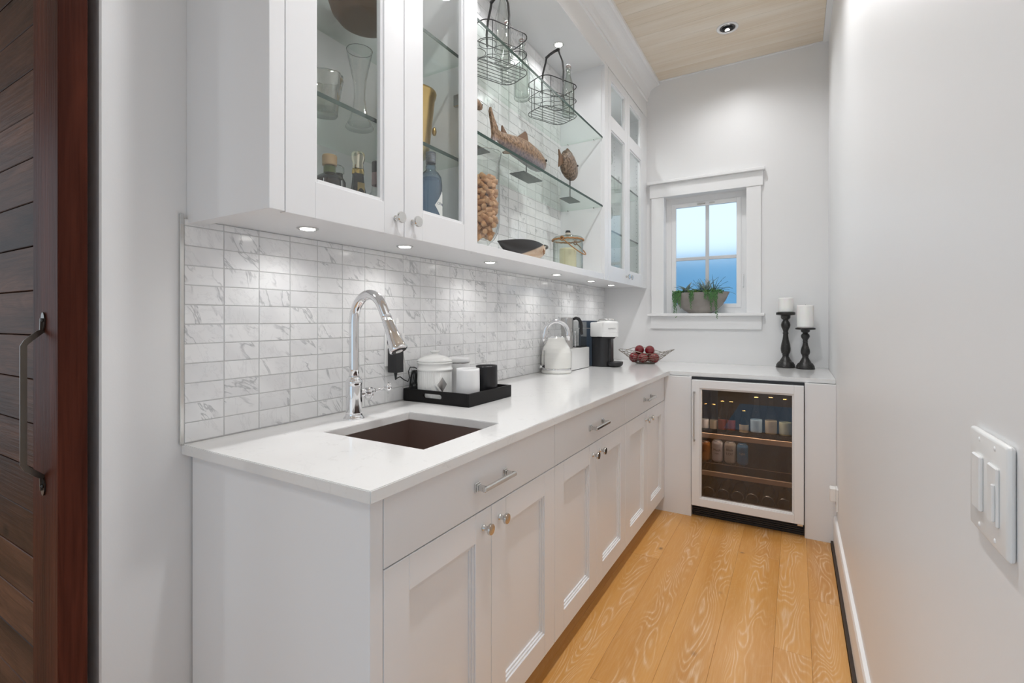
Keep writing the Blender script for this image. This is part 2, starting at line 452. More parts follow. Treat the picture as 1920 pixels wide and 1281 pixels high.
# backsplash tiles: 0.1054 x 0.0527 stack bond
TP, TZ, Y0 = .10545, .0533, .6804
GR = .0013
def tile_bm(w, h): return B(0, .0065, -w/2, w/2, -h/2, h/2, bev=.0009)
TILE_ME = {}
def tile(parent, xf, y0, y1, z0, z1, loc0):
    wv, hv = round(y1-y0-2*GR, 4), round(z1-z0-2*GR, 4)
    if (wv, hv) not in TILE_ME:
        b = tile_bm(wv, hv); me = bpy.data.meshes.new('tile'); b.to_mesh(me); b.free(); me.materials.append(M_tile); TILE_ME[(wv, hv)] = me
    o = bpy.data.objects.new('tile', TILE_ME[(wv, hv)]); link(o, parent)
    o.location = Vector((xf-.0065+R.uniform(-.0002, .0002), (y0+y1)/2, (z0+z1)/2))-Vector(loc0); return o
def tile_field(parent, xf, ya, yb, za, zb, ztop_anchor, yanchor, loc0=(0, 0, 0), skip=None):
    cells = []
    i0 = math.floor((ya-yanchor)/TP+1e-6); y = yanchor+i0*TP
    zs = []; z = ztop_anchor
    while z > za: z -= TZ
    while z < zb-1e-4:
        zs.append((max(z, za), min(z+TZ, zb))); z += TZ
    while y < yb-1e-4:
        a, b = max(y, ya), min(y+TP, yb)
        if b-a > .008:
            for (c, d) in zs:
                if d-c > .006: cells.append((a, b, c, d))
        y += TP
    cells.sort(key=lambda q: q[0])
    for q in cells[:300]:
        tile(parent, xf, *q, loc0)
    if len(cells) > 300:
        bm = NB()
        for (a, b, c, d) in cells[300:]: box(bm, xf-.0065, xf, a+GR, b-GR, c+GR, d-GR, bev=.0009)
        bmesh.ops.translate(bm, vec=-Vector(loc0), verts=bm.verts)
        part('far_tiles', bm, M_tile, parent, w=False, kind='stuff')
# first partial row under the cabinet: joints at z = 1.5094 - k*TZ
tile_field(wl, 0, Y0, YB, .9145, 1.5215, 1.5027, Y0)
part('grout', B(-.0079, -.0014, Y0, YB, .9145, 1.5215), M_grout, wl, w=False)
part('edge_trim', B(-.0079, .0012, Y0-.010, Y0-.0005, .9145, 1.5335, bev=.0008), M_nickel, wl, w=False, label='brushed metal edge trim strip')

# ---------------------------------------------------------------- window
wi = struct('window_1', frame(NB(), 0, .03, .50, 1.10, 1.30, 2.235, (.042, .042, .045, .045)), M_trim)
# frame() lies in yz; rebuild in xz by swapping axes
for v in wi.data.vertices:
    x, y, z = v.co; v.co = (y, 4.085+x, z)
wi.data.flip_normals()
bm = NB()
def xzframe(bm, y0, y1, x0, x1, z0, z1, w):
    l, r, b, t = w
    box(bm, x0, x0+l, y0, y1, z0, z1, .002); box(bm, x1-r, x1, y0, y1, z0, z1, .002)
    box(bm, x0+l, x1-r, y0, y1, z0, z0+b, .002); box(bm, x0+l, x1-r, y0, y1, z1-t, z1, .002)
    return bm
part('sash', xzframe(NB(), 4.078, 4.10, .542, 1.058, 1.345, 2.19, (.034, .034, .03, .036)), M_trim, wi, w=False)
bm = B(.800, .826, 4.082, 4.100, 1.374, 2.155, bev=.002); box(bm, .575, 1.025, 4.083, 4.099, 1.725, 1.751, .002)
part('muntin', bm, mat('muntin_paint', (.62, .63, .64), .4), wi, w=False)
for (a, b) in ((.574, .801), (.825, 1.026)):
    for (c, d) in ((1.373, 1.727), (1.749, 2.157)):
        part('pane', B(a, b, 4.0895, 4.0925, c, d), G_frost, wi, w=False)
bm = B(.74, .80, 4.070, 4.078, 2.166, 2.176, .002); box(bm, .83, .87, 4.070, 4.078, 2.168, 2.173, .001)
part('vent_latch', bm, M_nickel, wi, w=False)
part('handle', TU([(1.072, 4.078, 1.50), (1.072, 4.066, 1.505), (1.072, 4.066, 1.59), (1.072, 4.078, 1.595)], .004), M_trim, wi, w=False)
struct('trim_3', B(.378, 1.222, 3.945, 4.084, 1.278, 1.300, bev=.003), M_trim)     # stool
bm = B(.397, 1.203, 3.984, 4.003, 1.178, 1.278, bev=.002)
box(bm, .400, .500, 3.984, 4.003, 1.300, 2.235, .002); box(bm, 1.10, 1.198, 3.984, 4.003, 1.300, 2.235, .002)
box(bm, .388, 1.210, 3.979, 4.003, 2.235, 2.342, .002); box(bm, .374, 1.224, 3.955, 4.003, 2.342, 2.365, .003)
struct('trim_4', bm, M_trim)
# blue backdrop added outside so the lower frosted panes blur to blue
struct('blue_backdrop', B(-3, 5, 5.6, 5.7, -.3, 1.95), mat('backdrop_blue', (.27, .58, .82), .8))
struct('exterior_ground', B(-8, 9, 4.2, 12, -.4, -.3), mat('exterior_paving', (.12, .25, .4), .9))

# ---------------------------------------------------------------- base cabinets
XF = .675
YE = 3.24
def pull(parent, y0, y1, z):
    """flat bar pull with stepped feet"""
    bm = NB()
    for y in (y0+.012, y1-.012):
        box(bm, XF, XF+.004, y-.012, y+.012, z-.013, z+.013, .0012)
        box(bm, XF+.004, XF+.009, y-.009, y+.009, z-.010, z+.010, .0012)
        box(bm, XF+.009, XF+.030, y-.006, y+.006, z-.007, z+.007, .001)
    box(bm, XF+.024, XF+.036, y0, y1, z-.007, z+.007, .003)
    return part('drawer_pull', bm, M_nickel, parent)
def knob(parent, x, y, z, r=.0155, name='knob'):
    bm = LA([(.009, 0), (.009, .003), (.0065, .006), (.0058, .012), (.0075, .016), (r*.8, .019), (r, .022), (r, .026), (r*.93, .029), (0, .0292)], seg=20)
    bmesh.ops.rotate(bm, cent=(0, 0, 0), matrix=Matrix.Rotation(PI/2, 3, 'Y'), verts=bm.verts)
    bmesh.ops.translate(bm, vec=(x, y, z), verts=bm.verts)
    return part(name, bm, M_nickel, parent, smooth=True)
def shaker(bm, x0, x1, y0, y1, z0, z1, st=.078, bead=.014):
    frame(bm, x0, x1, y0, y1, z0, z1, (st, st, st, st), .0012)
    a, b, c, d = y0+st, y1-st, z0+st, z1-st
    # stepped inner bead
    frame(bm, x0, x1-.005, a, b, c, d, (bead*.5,)*4, .0008)
    frame(bm, x0, x1-.010, a+bead*.5, b-bead*.5, c+bead*.5, d-bead*.5, (bead*.5,)*4, .0008)
    box(bm, x0, x1-.015, a+bead, b-bead, c+bead, d-bead)
    return bm
W3 = (YE-.738)/3
places = ['under the sink', 'in the middle of the run', 'in the far corner beside the cooler']
for k in range(3):
    a = .738+k*W3; b = a+W3
    t = thing('base_cabinet', 'white base cabinet, one drawer over two doors, ' + places[k], 'cabinet', (.33, (a+b)/2, 0), group='white base cabinets')
    bm = NB()
    box(bm, 0, .653, a+.001, a+.018, .10, .886); box(bm, 0, .653, b-.018, b-.001, .10, .886)
    box(bm, 0, .653, a+.018, b-.018, .10, .118); box(bm, 0, .012, a+.018, b-.018, .118, .886)
    box(bm, .62, .653, a+.018, b-.018, .69, .74); box(bm, .63, .653, (a+b)/2-.02, (a+b)/2+.02, .118, .69)
    part('body', bm, M_cab, t)
    part('toe_kick', B(.02, .60, a+.001, b-.001, 0, .0995), M_cab, t)
    g = .0015
    dr = part('drawer', B(.6535, XF, a+g, b-g, .7265, .883, bev=.0012), M_cab, t)
    mid = (a+b)/2
    pull(dr, mid-.085, mid+.085, .797)
    for (c, d, ky) in ((a+g, mid-g*.7, mid-.042), (mid+g*.7, b-g, mid+.042)):
        dd = part('door', shaker(NB(), .6535, XF, c, d, .095, .7235), M_cab, t)
        knob(dd, XF, ky, .677)
    if k == 0:
        part('side_panel', B(0, XF, .701, .7375, 0, .886, bev=.001), M_cab, t)
# panels round the cooler
t = thing('cooler_surround', 'white filler panels framing the drinks cooler on both sides', 'cabinet panel', (.74, 3.3, 0))
part('panel', B(.604, .842, 3.242, 3.262, 0, .8865, bev=.001), M_cab, t)
part('panel', B(.824, .842, 3.2625, 3.98, 0, .8865), M_cab, t)
part('panel', B(1.461, 1.6115, 3.242, 3.262, 0, .8865, bev=.001), M_cab, t)
part('panel', B(1.461, 1.479, 3.2625, 3.98, 0, .8865), M_cab, t)

# countertop with sink cutout
SX0, SX1, SY0, SY1 = .205, .588, .966, 1.334
t = thing('countertop', 'white quartz worktop running along the tiled wall and round the corner', 'countertop', (.35, 2, .8868))
bm = NB()
zc0, zc1 = .8868, .914
poly_outer = [(-.0075, .677), (.7022, .677), (.7022, 3.272), (1.611, 3.272), (1.611, 4.002), (-.0075, 4.002)]
def slab_with_hole(bm):
    xs = [-.0075, SX0, SX1, .7022, 1.611]; ys = [.677, SY0, SY1, 3.272, 4.002]
    def inside(i, j):
        cx, cy = (xs[i]+xs[i+1])/2, (ys[j]+ys[j+1])/2
        if SX0 < cx < SX1 and SY0 < cy < SY1: return False
        return cx < .7022 or cy > 3.272
    V = {}
    def v(i, j, z):
        if (i, j, z) not in V: V[(i, j, z)] = bm.verts.new((xs[i], ys[j], zc1 if z else zc0))
        return V[(i, j, z)]
    for i in range(4):
        for j in range(4):
            if not inside(i, j): continue
            bm.faces.new((v(i, j, 1), v(i+1, j, 1), v(i+1, j+1, 1), v(i, j+1, 1)))
            bm.faces.new((v(i, j+1, 0), v(i+1, j+1, 0), v(i+1, j, 0), v(i, j, 0)))
            for (di, dj, p, q) in ((-1, 0, (i, j+1), (i, j)), (1, 0, (i+1, j), (i+1, j+1)), (0, -1, (i, j), (i+1, j)), (0, 1, (i+1, j+1), (i, j+1))):
                ii, jj = i+di, j+dj
                if not (0 <= ii < 4 and 0 <= jj < 4 and inside(ii, jj)):
                    bm.faces.new((v(*p, 0), v(*q, 0), v(*q, 1), v(*p, 1)))
    bmesh.ops.recalc_face_normals(bm, faces=bm.faces)
slab_with_hole(bm)
es = [e for e in bm.edges if len(e.link_faces) == 2 and e.calc_face_angle(0) > 1]
bmesh.ops.bevel(bm, geom=es, offset=.0018, segments=2, affect='EDGES')
part('worktop', bm, M_quartz, t)
# sink
t = thing('sink', 'square undermount stainless steel sink set into the white worktop', 'sink', (.396, 1.15, .69))
bm = NB(); i = .004
def inner_box(bm, x0, x1, y0, y1, z0, z1, th=.002):
    box(bm, x0-th, x0, y0-th, y1+th, z0-th, z1); box(bm, x1, x1+th, y0-th, y1+th, z0-th, z1)
    box(bm, x0, x1, y0-th, y0, z0-th, z1); box(bm, x0, x1, y1, y1+th, z0-th, z1); box(bm, x0, x1, y0, y1, z0-th, z0)
inner_box(bm, SX0-i, SX1+i, SY0-i, SY1+i, .69, .8865)
part('basin', bm, M_sink, t)
part('drain', LA([(.045, 0), (.045, .002), (.036, .003), (.03, .0005), (0, .0005)], c=(.396, 1.15, .690), seg=28), M_chrome, t, smooth=True)

# ---------------------------------------------------------------- faucet
fx, fy = .128, 1.147
t = thing('faucet', 'tall chrome gooseneck pull-down faucet standing behind the sink', 'faucet', (fx, fy, .914))
part('base', LA([(.034, 0), (.034, .004), (.031, .008), (.0275, .012), (.0265, .018), (0.0265, .0185)], c=(fx, fy, .914), seg=36), M_chrome, t, smooth=True)
part('body', LA([(.0262, .018), (.0265, .022), (.0265, .118), (.0275, .121), (.0275, .127), (.024, .133), (.0195, .139), (.0195, .143), (0, .143)], c=(fx, fy, .914), seg=36), M_chrome, t, smooth=True)
zt = 1.218; ra = .072
pts = [(fx, fy, 1.04+i*.0445) for i in range(5)]
pts += arc((fx+ra, fy, zt+.02), ra, 180, 35, 22, 'xz', .094)
e = Vector(pts[-1]); dirv = Vector((.46, 0, -.89)).normalized()
pts += [tuple(e+dirv*s) for s in (.01, .02, .032, .046)]
part('spout', tube(NB(), pts, .0165, 24), M_chrome, t, smooth=True)
e = Vector(pts[-1])
hp = [e+dirv*s for s in (0, .002, .004, .012, .04, .07, .095, .108, .112, .1135)]
hr = [.0165, .0155, .0172, .0178, .019, .0225, .0275, .0305, .030, .027]
sh = part('spray_head', tube(NB(), hp, hr, 28), M_chrome, t, smooth=True)
q = hp[-1]
part('nozzle', tube(NB(), [q, q+dirv*.0015], [.0245, .0235], 24), M_rub, sh, label='black spray face')
part('nozzle_ring', tube(NB(), [q+dirv*.0015, q+dirv*.003], [.012, .0115], 20), M_nickel, sh)
part('button', sphere(NB(), e+dirv*.075+Vector((-.022, 0, -.006)), .010, 14, (.8, 1, 1.6)), M_rub, sh, smooth=True, label='black spray toggle')
vz = .998
bm = TU([(fx, fy+.02, vz), (fx, fy+.055, vz)], .014, 20); tube(bm, [(fx, fy+.055, vz), (fx, fy+.075, vz)], [.0155, .0155], 20); tube(bm, [(fx, fy+.075, vz), (fx, fy+.09, vz)], [.012, .009], 20)
tube(bm, arc((fx, fy+.062, vz), .026, 180, 360, 14, 'xz'), .003, 8)
lv = part('valve', bm, M_chrome, t, smooth=True)
bm = TU([(fx, fy+.09, vz), (fx+.002, fy+.125, vz+.003), (fx+.003, fy+.142, vz+.005)], [.005, .0045, .0045], 12)
tube(bm, [(fx+.003, fy+.142, vz+.005), (fx+.003, fy+.146, vz+.005), (fx+.003, fy+.156, vz+.006), (fx+.003, fy+.160, vz+.006)], [.006, .013, .0165, .012], 20)
part('lever', bm, M_chrome, lv, smooth=True)

# ---------------------------------------------------------------- wall cabinets
XU, XC = .36, .337         # door face, carcass front
ZU, ZD, ZT = 1.522, 1.507, 2.905
def glass_door(parent, y0, y1, ky, mid_rail=True, stl=.072):
    bm = NB(); z0, z1 = ZD, 2.90; bt = .094
    frame(bm, XC+.001, XU, y0, y1, z0, z1, (stl, stl, bt, .06), .0012)
    if mid_rail: box(bm, XC+.001, XU, y0+stl, y1-stl, 2.512, 2.602, .001)
    spans = ((z0+bt, 2.512), (2.602, z1-.06)) if mid_rail else ((z0+bt, z1-.06),)
    for (c, d) in spans:
        frame(bm, XC+.001, XU-.006, y0+stl, y1-stl, c, d, (.010,)*4, .001)
    d_ = part('door', bm, M_cab, parent)
    for (c, d) in spans:
        part('glass_pane', B(XC+.004, XC+.007, y0+stl+.009, y1-stl-.009, c+.009, d-.009), G_pane, d_)
    knob(d_, XU, ky, 1.560, .0175)
    return d_
def puck(parent, x, y, z):
    p_ = part('puck_light', LA([(.031, 0), (.031, -.002), (.0285, -.0035), (.0275, -.0025), (0, -.0025)], c=(x, y, z), seg=28), M_nickel, parent, smooth=True)
    part('lamp_lens', LA([(.0215, -.0026), (.0215, -.0036), (.018, -.0044), (0, -.0048)], c=(x, y, z), seg=24), M_emit, p_, smooth=True)
def gshelf(parent, x0, x1, y0, y1, z, th=.0095):
    z -= .003; th += .003
    s_ = part('glass_shelf', B(x0, x1-.0012, y0, y1, z, z+th), G_shelf, parent)
    part('polished_edge', B(x1-.0011, x1, y0, y1, z, z+th), M_sedge, s_, label='dark green polished glass edge')
def holes(parent, y, z0, z1, face):
    bm = NB()
    for x in (.09, .28):
        z = z0
        while z < z1:
            box(bm, x-.0025, x+.0025, y-(.0003 if face > 0 else -.0003)-.0006, y+.0008, z-.0025, z+.0025); z += .032
    return part('shelf_pin_holes', bm, mat('drilled_hole', (.3, .3, .3), .8), parent, kind='stuff')
# left cabinet  y .690 .. 1.546
LY0, LY1 = .690, 1.5455
t = thing('wall_cabinet', 'white wall cabinet with two tall glass doors full of bottles, over the sink', 'cabinet', (.17, (LY0+LY1)/2, ZU), group='white wall cabinets')
bm = NB()
box(bm, -.0075, XC, LY0+.0405, LY0+.041+.018, ZU+.02, ZT-.018); box(bm, -.0075, XC, LY1-.019, LY1, ZU+.02, ZT-.018)
box(bm, -.0075, XC, LY0+.0405, LY1, ZU, ZU+.02); box(bm, -.0075, XC, LY0+.0405, LY1-.0005, ZT-.018, ZT); box(bm, -.0075, .012, LY0+.06, LY1-.019, ZU+.02, ZT-.018)
part('body', bm, M_cab, t)
part('side_panel', B(-.0075, XU-.0005, LY0, LY0+.040, ZD+.002, ZT, bev=.001), M_cab, t)
glass_door(t, .7315, 1.1395, 1.103, stl=.084); glass_door(t, 1.1425, LY1, 1.178, stl=.084)
for z in (1.849, 2.239): gshelf(t, .014, .318, LY0+.061, LY1-.0195, z)
for (x, y) in PUCKS[:2]: puck(t, x, y, ZU)
for (x, y) in TOPPUCKS[:2]: puck(t, x, y, ZT-.018)
bm = B(.28, XC, LY1-.032, LY1-.0195, 2.02, 2.06, .002); box(bm, .28, XC, LY1-.032, LY1-.0195, 2.13, 2.15, .002)
part('hinge', B(.27, XC, LY1-.036, LY1-.0195, 2.075, 2.12, bev=.002), M_nickel, t); bm.free()
# open shelves  y 1.546 .. 2.985
OY0, OY1 = 1.5456, 2.9848
t = thing('open_shelf_unit', 'open wall shelf unit with tiled back and two glass shelves', 'shelf unit', (.17, (OY0+OY1)/2, ZU))
bm = NB()
box(bm, -.0075, XC-.01, OY0, OY1, ZU, 1.5445); box(bm, XC-.01, XU-.003, OY0, OY1, ZD, 1.5445, .001); box(bm, -.0075, XC, OY0, OY1, 2.885, ZT)
box(bm, -.0075, .046, OY0, OY1, 1.5445, 2.885)
box(bm, .047, XC, OY0, OY0+.006, 1.5445, 2.885); box(bm, .047, XC, OY1-.006, OY1, 1.5445, 2.885)
box(bm, XC, XU, OY0, OY1, 2.885, ZT)
part('body', bm, M_cab, t)
part('grout', B(.0463, .0535, OY0+.006, OY1-.006, 1.5445, 2.885), M_grout, t)
tile_field(t, .055, OY0+.006, OY1-.006, 1.5448, 2.8848, 1.5448+TZ*20, Y0+.03, loc0=t.location)
for z in (1.975, 2.415): gshelf(t, .062, .349, OY0+.007, OY1-.007, z, .0095)
bm = NB()
for z in (1.975, 2.415):
    for x in (.11, .29): tube(bm, [(x, OY1-.006, z-.004), (x, OY1-.018, z-.004)], .0035, 8)
part('shelf_pins', bm, M_nickel, t)
for (x, y) in PUCKS[2:4]: puck(t, x, y, ZU)
for (x, y) in TOPPUCKS[2:4]: puck(t, x, y, 2.885)
# right cabinet y 2.985 .. 4.002
RY0, RY1 = 2.9849, 4.0025
t = thing('wall_cabinet', 'white wall cabinet with two glass doors holding glassware, beside the window', 'cabinet', (.17, (RY0+RY1)/2, ZU), group='white wall cabinets')
bm = NB()
box(bm, -.0075, XC, RY0, RY0+.018, ZU+.02, ZT-.018); box(bm, -.0075, XC, RY1-.018, RY1, ZU+.02, ZT-.018)
box(bm, -.0075, XC, RY0, RY1, ZU, ZU+.02); box(bm, -.0075, XC, RY0, RY1, ZT-.018, ZT); box(bm, -.0075, .012, RY0+.018, RY1-.018, ZU+.02, ZT-.018)
part('body', bm, M_cab, t)
part('filler', B(XC-.002, XU-.0005, RY0+.001, RY0+.066, ZD, ZT, bev=.001), M_cab, t)
part('filler', B(XC-.002, XU-.0005, 3.890, RY1, ZD, ZT, bev=.001), M_cab, t)
glass_door(t, 3.0545, 3.4695, 3.437, stl=.057); glass_door(t, 3.4725, 3.8885, 3.505, stl=.057)
for z in (1.86, 2.24): gshelf(t, .014, .318, RY0+.019, RY1-.019, z)
for (x, y) in PUCKS[4:]: puck(t, x, y, ZU)
puck(t, *TOPPUCKS[4], ZT-.018)
bm = NB()
for x in (.09, .28):
    z = 1.62
    while z < 2.8: box(bm, x-.0025, x+.0025, RY1-.0188, RY1-.0178, z-.0025, z+.0025); z += .032
part('pin_holes', bm, mat('drilled_hole', (.3, .3, .3), .8), t, kind='stuff')
# crown
prof = [(-.0075, ZT+.0005), (XU, ZT+.0005), (XU, 3.040), (.372, 3.044), (.372, 3.058), (.366, 3.064), (.378, 3.078), (.386, 3.096)]
for k in range(9):
    a = k/8*PI/2
    prof.append((.386+.066*(1-math.cos(a)), 3.096+.052*math.sin(a)))
prof += [(.456, 3.152), (.466, 3.156), (.466, 3.1795), (-.0075, 3.1795)]
struct('trim_5', prism(NB(), prof, LY0, RY1, 'y'), M_trim)

# ---------------------------------------------------------------- ceiling downlight trims
for k, (x, y) in enumerate(CANS):
    if k: break
    t = thing('recessed_downlight', 'round recessed ceiling downlight with white rim and black baffle', 'ceiling light', (x, y, 3.1795))
    part('rim', LA([(.047, .010), (.048, -.002), (.052, -.005), (.064, -.006), (.067, -.003), (.067, 0)], c=(x, y, 3.1795), seg=40, cap=False), M_trim, t, smooth=True)
    part('baffle', LA([(.0475, -.0032), (.042, -.0028), (.034, -.0022), (0.034, -.0018)], c=(x, y, 3.1795), seg=36, cap=False), M_black, t, smooth=True)
    part('inner_baffle', LA([(.034, -.0018), (0, -.0016)], c=(x, y, 3.1795), seg=36), M_black, t, smooth=True)
    part('bulb', sphere(NB(), (x-.004, y+.026, 3.1765), .010, 14, (1.5, .6, .25)), M_emit, t, smooth=True, label='bright edge of the lamp')

# ---------------------------------------------------------------- barn door
t = thing('barn_door', 'dark red-brown sliding plank door with a black strap handle', 'door', (-.45, .45, .01))
DX0, DX1 = -.95, 0.0
part('stile', B(DX1-.151, DX1, .422, .475, .01, 2.42, bev=.0015), M_stile, t)
part('stile', B(DX0, DX0+.15, .422, .475, .01, 2.42, bev=.0015), M_stile, t)
z = 1.976-.1093*18
while z < 2.42:
    a, b = max(z, .012), min(z+.1093, 2.42)
    if b-a > .02:
        w_, h_ = (DX1-.1515)-(DX0+.1505), b-a-.0022
        o = part('plank', B(-w_/2, w_/2, -.014, .014, -h_/2, h_/2, bev=.0015), M_plank, t, w=False)
        o.location = Vector(((DX1-.1515+DX0+.1505)/2, .449+R.uniform(-.0008, .0008), (a+b)/2))-t.location
    z += .1093
hx = -.080
part('backing', B(DX0+.14, DX1-.14, .4635, .470, .012, 2.41), mat('dark_backing', (.02, .01, .008), .7), t)
h = part('handle', tube(NB(), [(hx, .4205, 1.252), (hx, .4195, 1.224), (hx, .413, 1.219), (hx, .392, 1.199), (hx, .387, 1.190), (hx, .387, .922), (hx, .392, .912), (hx, .413, .892), (hx, .4195, .886), (hx, .4205, .856)], .0066, 4, flat=(1.25, .40)), mat('blackened_iron', (.13, .115, .10), .32, 1), t, w=True)
for z in (1.245, .864):
    b = NB(); lathe(b, [(.011, 0), (.011, .003), (0, .0032)], seg=20, sy=1.9)
    bmesh.ops.rotate(b, cent=(0, 0, 0), matrix=Matrix.Rotation(PI/2, 3, 'X'), verts=b.verts)
    bmesh.ops.translate(b, vec=(hx, .4215, z), verts=b.verts)
    part('plate', b, MATS['blackened_iron'], h, smooth=True)
    b = sphere(NB(), (hx-.005, .417, z+.002), .0042, 10, (1, .6, 1)); sphere(b, (hx+.005, .417, z+.002), .0042, 10, (1, .6, 1))
    part('screws', b, M_rub, h, smooth=True)

# ---------------------------------------------------------------- wall switches and outlets
t = thing('light_switch', 'double white rocker and dimmer light switch on the right wall', 'light switch', (1.612, .742, 1.06))
part('cover_plate', B(1.604, 1.6118, .684, .808, .998, 1.118, bev=.004, seg=3), M_wpl, t, smooth=True)
r1 = part('rocker', B(1.600, 1.6045, .756, .784, 1.026, 1.090, bev=.0015), M_wpl, t)
r2 = part('dimmer', B(1.601, 1.6045, .704, .734, 1.026, 1.090, bev=.0015), M_wpl, t)
part('slider', B(1.598, 1.6012, .706, .711, 1.032, 1.072, bev=.001), M_wpl, r2)
bm = NB()
for y in (.770, .719):
    for z in (1.008, 1.108): sphere(bm, (1.604, y, z), .0028, 8, (.4, 1, 1))
part('screws', bm, M_trim, t, smooth=True)
t = thing('wall_outlet', 'small white outlet low on the right wall above the baseboard', 'outlet', (1.612, 3.15, .3))
part('cover_plate', B(1.603, 1.6118, 3.10, 3.175, .225, .345, bev=.002), M_wpl, t)
part('plug', B(1.575, 1.603, 3.11, 3.165, .275, .345, bev=.003), M_wpl, t)
t = thing('wall_outlet', 'white outlet plate on the marble tiles behind the faucet', 'outlet', (0, 1.46, 1.125))
part('cover_plate', B(.0004, .0075, 1.412, 1.525, 1.062, 1.192, bev=.002), M_wpl, t)
t = thing('power_adapter', 'black power adapter plugged into the tile wall outlet behind the faucet', 'adapter', (.04, 1.45, 1.085))
part('brick', B(.008, .052, 1.425, 1.470, 1.038, 1.135, bev=.002), M_black, t)
part('strain_relief', TU([(.030, 1.447, 1.038), (.030, 1.447, 1.024), (.030, 1.447, 1.008)], [.0075, .005, .003], 10), M_rub, t, smooth=True)
cp = [(.030, 1.447, 1.008), (.030, 1.452, 1.013), (.032, 1.470, 1.018), (.034, 1.49, 1.004), (.036, 1.512, .994), (.036, 1.522, 1.01), (.036, 1.515, 1.035), (.036, 1.525, 1.052), (.036, 1.55, 1.05), (.035, 1.575, 1.040), (.03, 1.62, 1.038)]
part('cord', tube(NB(), cp, .0022, 8), M_rub, t, smooth=True)
bm = NB()
for k in range(6):
    c = (.036+k*.002, 1.522+.003*k, .992)
    p_ = [(c[0]+.004*math.sin(a*.7+k), c[1]+.011*math.cos(a)+.35*(.05*math.sin(a)), c[2]+.046*math.sin(a)) for a in [2*PI*i/18 for i in range(18)]]
    p_ = [(a, b+(1.03-z)*.25, z) for a, b, z in p_]
    tube(bm, p_, .0022, 6, closed=True)
part('coiled_cord', bm, M_rub, t, smooth=True)
t = thing('air_freshener', 'white plug-in air freshener above the black adapter on the tile wall', 'air freshener', (.02, 1.46, 1.2))
part('body', B(.008, .04, 1.447, 1.480, 1.193, 1.232, bev=.004, seg=2), M_wpl, t, smooth=True)
part('nozzle', LA([(.010, 0), (.007, .006), (.006, .018), (.003, .024), (0, .025)], c=(.024, 1.463, 1.232), seg=16), M_wpl, t, smooth=True)
part('cord', TU([(.030, 1.478, 1.193), (.03, 1.49, 1.12), (.028, 1.51, 1.04), (.03, 1.55, .967)], .0018, 6), M_wpl, t, smooth=True)

# ---------------------------------------------------------------- tray and crockery
t = thing('serving_tray', 'black rectangular serving tray with cut-out handle on the white worktop', 'tray', (.18, 1.67, .914))
TX0, TX1, TY0, TY1 = .012, .345, 1.510, 1.828
TH, tw = .965, .009
bm = NB(); box(bm, TX0, TX1, TY0, TY1, .9142, .920, .001)
box(bm, TX0, TX0+tw, TY0, TY1, .920, TH, .001); box(bm, TX1-tw, TX1, TY0, TY1, .920, TH, .001); box(bm, TX0+tw, TX1-tw, TY1-tw, TY1, .920, TH, .001)
M_tray = mat('black_lacquer', (.006, .005, .005), .5, 0, **{'Specular IOR Level': .25})
part('base', bm, M_tray, t)
# front board with slot: polygon with hole, as strips round the slot
bm = NB(); hx0, hx1, hz0, hz1 = .118, .212, .934, .952
nseg = 8; rr = (hz1-hz0)/2; zc = (hz0+hz1)/2
loop = []
for k in range(nseg+1): a = PI/2+PI*k/nseg; loop.append((hx0+rr+rr*math.cos(a), zc+rr*math.sin(a)))
for k in range(nseg+1): a = -PI/2+PI*k/nseg; loop.append((hx1-rr+rr*math.cos(a), zc+rr*math.sin(a)))
out = []
for (px, pz) in loop:
    m_ = (hx0+hx1)/2
    if px < m_: out.append((TX0+tw, TH if pz > zc+.004 else (.920 if pz < zc-.004 else pz)))
    else: out.append((TX1-tw, TH if pz > zc+.004 else (.920 if pz < zc-.004 else pz)))
for y in (TY0, TY0+tw):
    A = [bm.verts.new((p[0], y, p[1])) for p in loop]; D = [bm.verts.new((p[0], y, p[1])) for p in out]
    n = len(A)
    for k in range(n):
        j = (k+1) % n
        bm.faces.new((A[k], A[j], D[j], D[k]))
bm.verts.ensure_lookup_table(); n = len(loop)
for k in range(n):
    j = (k+1) % n
    bm.faces.new((bm.verts[k], bm.verts[j], bm.verts[2*n+j], bm.verts[2*n+k]))
    bm.faces.new((bm.verts[n+k], bm.verts[n+j], bm.verts[3*n+j], bm.verts[3*n+k]))
bmesh.ops.remove_doubles(bm, verts=bm.verts, dist=1e-6)
bmesh.ops.recalc_face_normals(bm, faces=bm.faces)
part('handle_side', bm, M_tray, t)

M_cer = mat('white_ceramic', (.82, .82, .80), .18)
M_cerm = mat('matt_white_ceramic', (.80, .80, .80), .45)
cx_, cy_ = .112, 1.592; cz_ = .9205
t = thing('ceramic_canister', 'large ribbed white ceramic canister with lid and silver diamond badge on the tray', 'canister', (cx_, cy_, cz_))
rib = lambda a, z: 1+(.012*math.cos(a*44) if .004 < z < .118 else 0)
part('body', LA([(.066, 0), (.0705, .004), (.0705, .06), (.0705, .1175), (.0735, .119), (.0745, .123), (.0735, .127), (.071, .129), (.0705, .138), (.0715, .146), (.0735, .148), (.0735, .154), (.068, .154), (.066, .150), (0, .150)], c=(cx_, cy_, cz_), seg=176, warp=rib), M_cer, t, smooth=True)
part('lid', LA([(.0735, .1545), (.0745, .158), (.074, .161), (.060, .170), (.040, .178), (.022, .182), (.014, .184), (.0125, .189), (.020, .194), (.021, .197), (.018, .199), (0, .200)], c=(cx_, cy_, cz_), seg=48), M_cer, t, smooth=True)
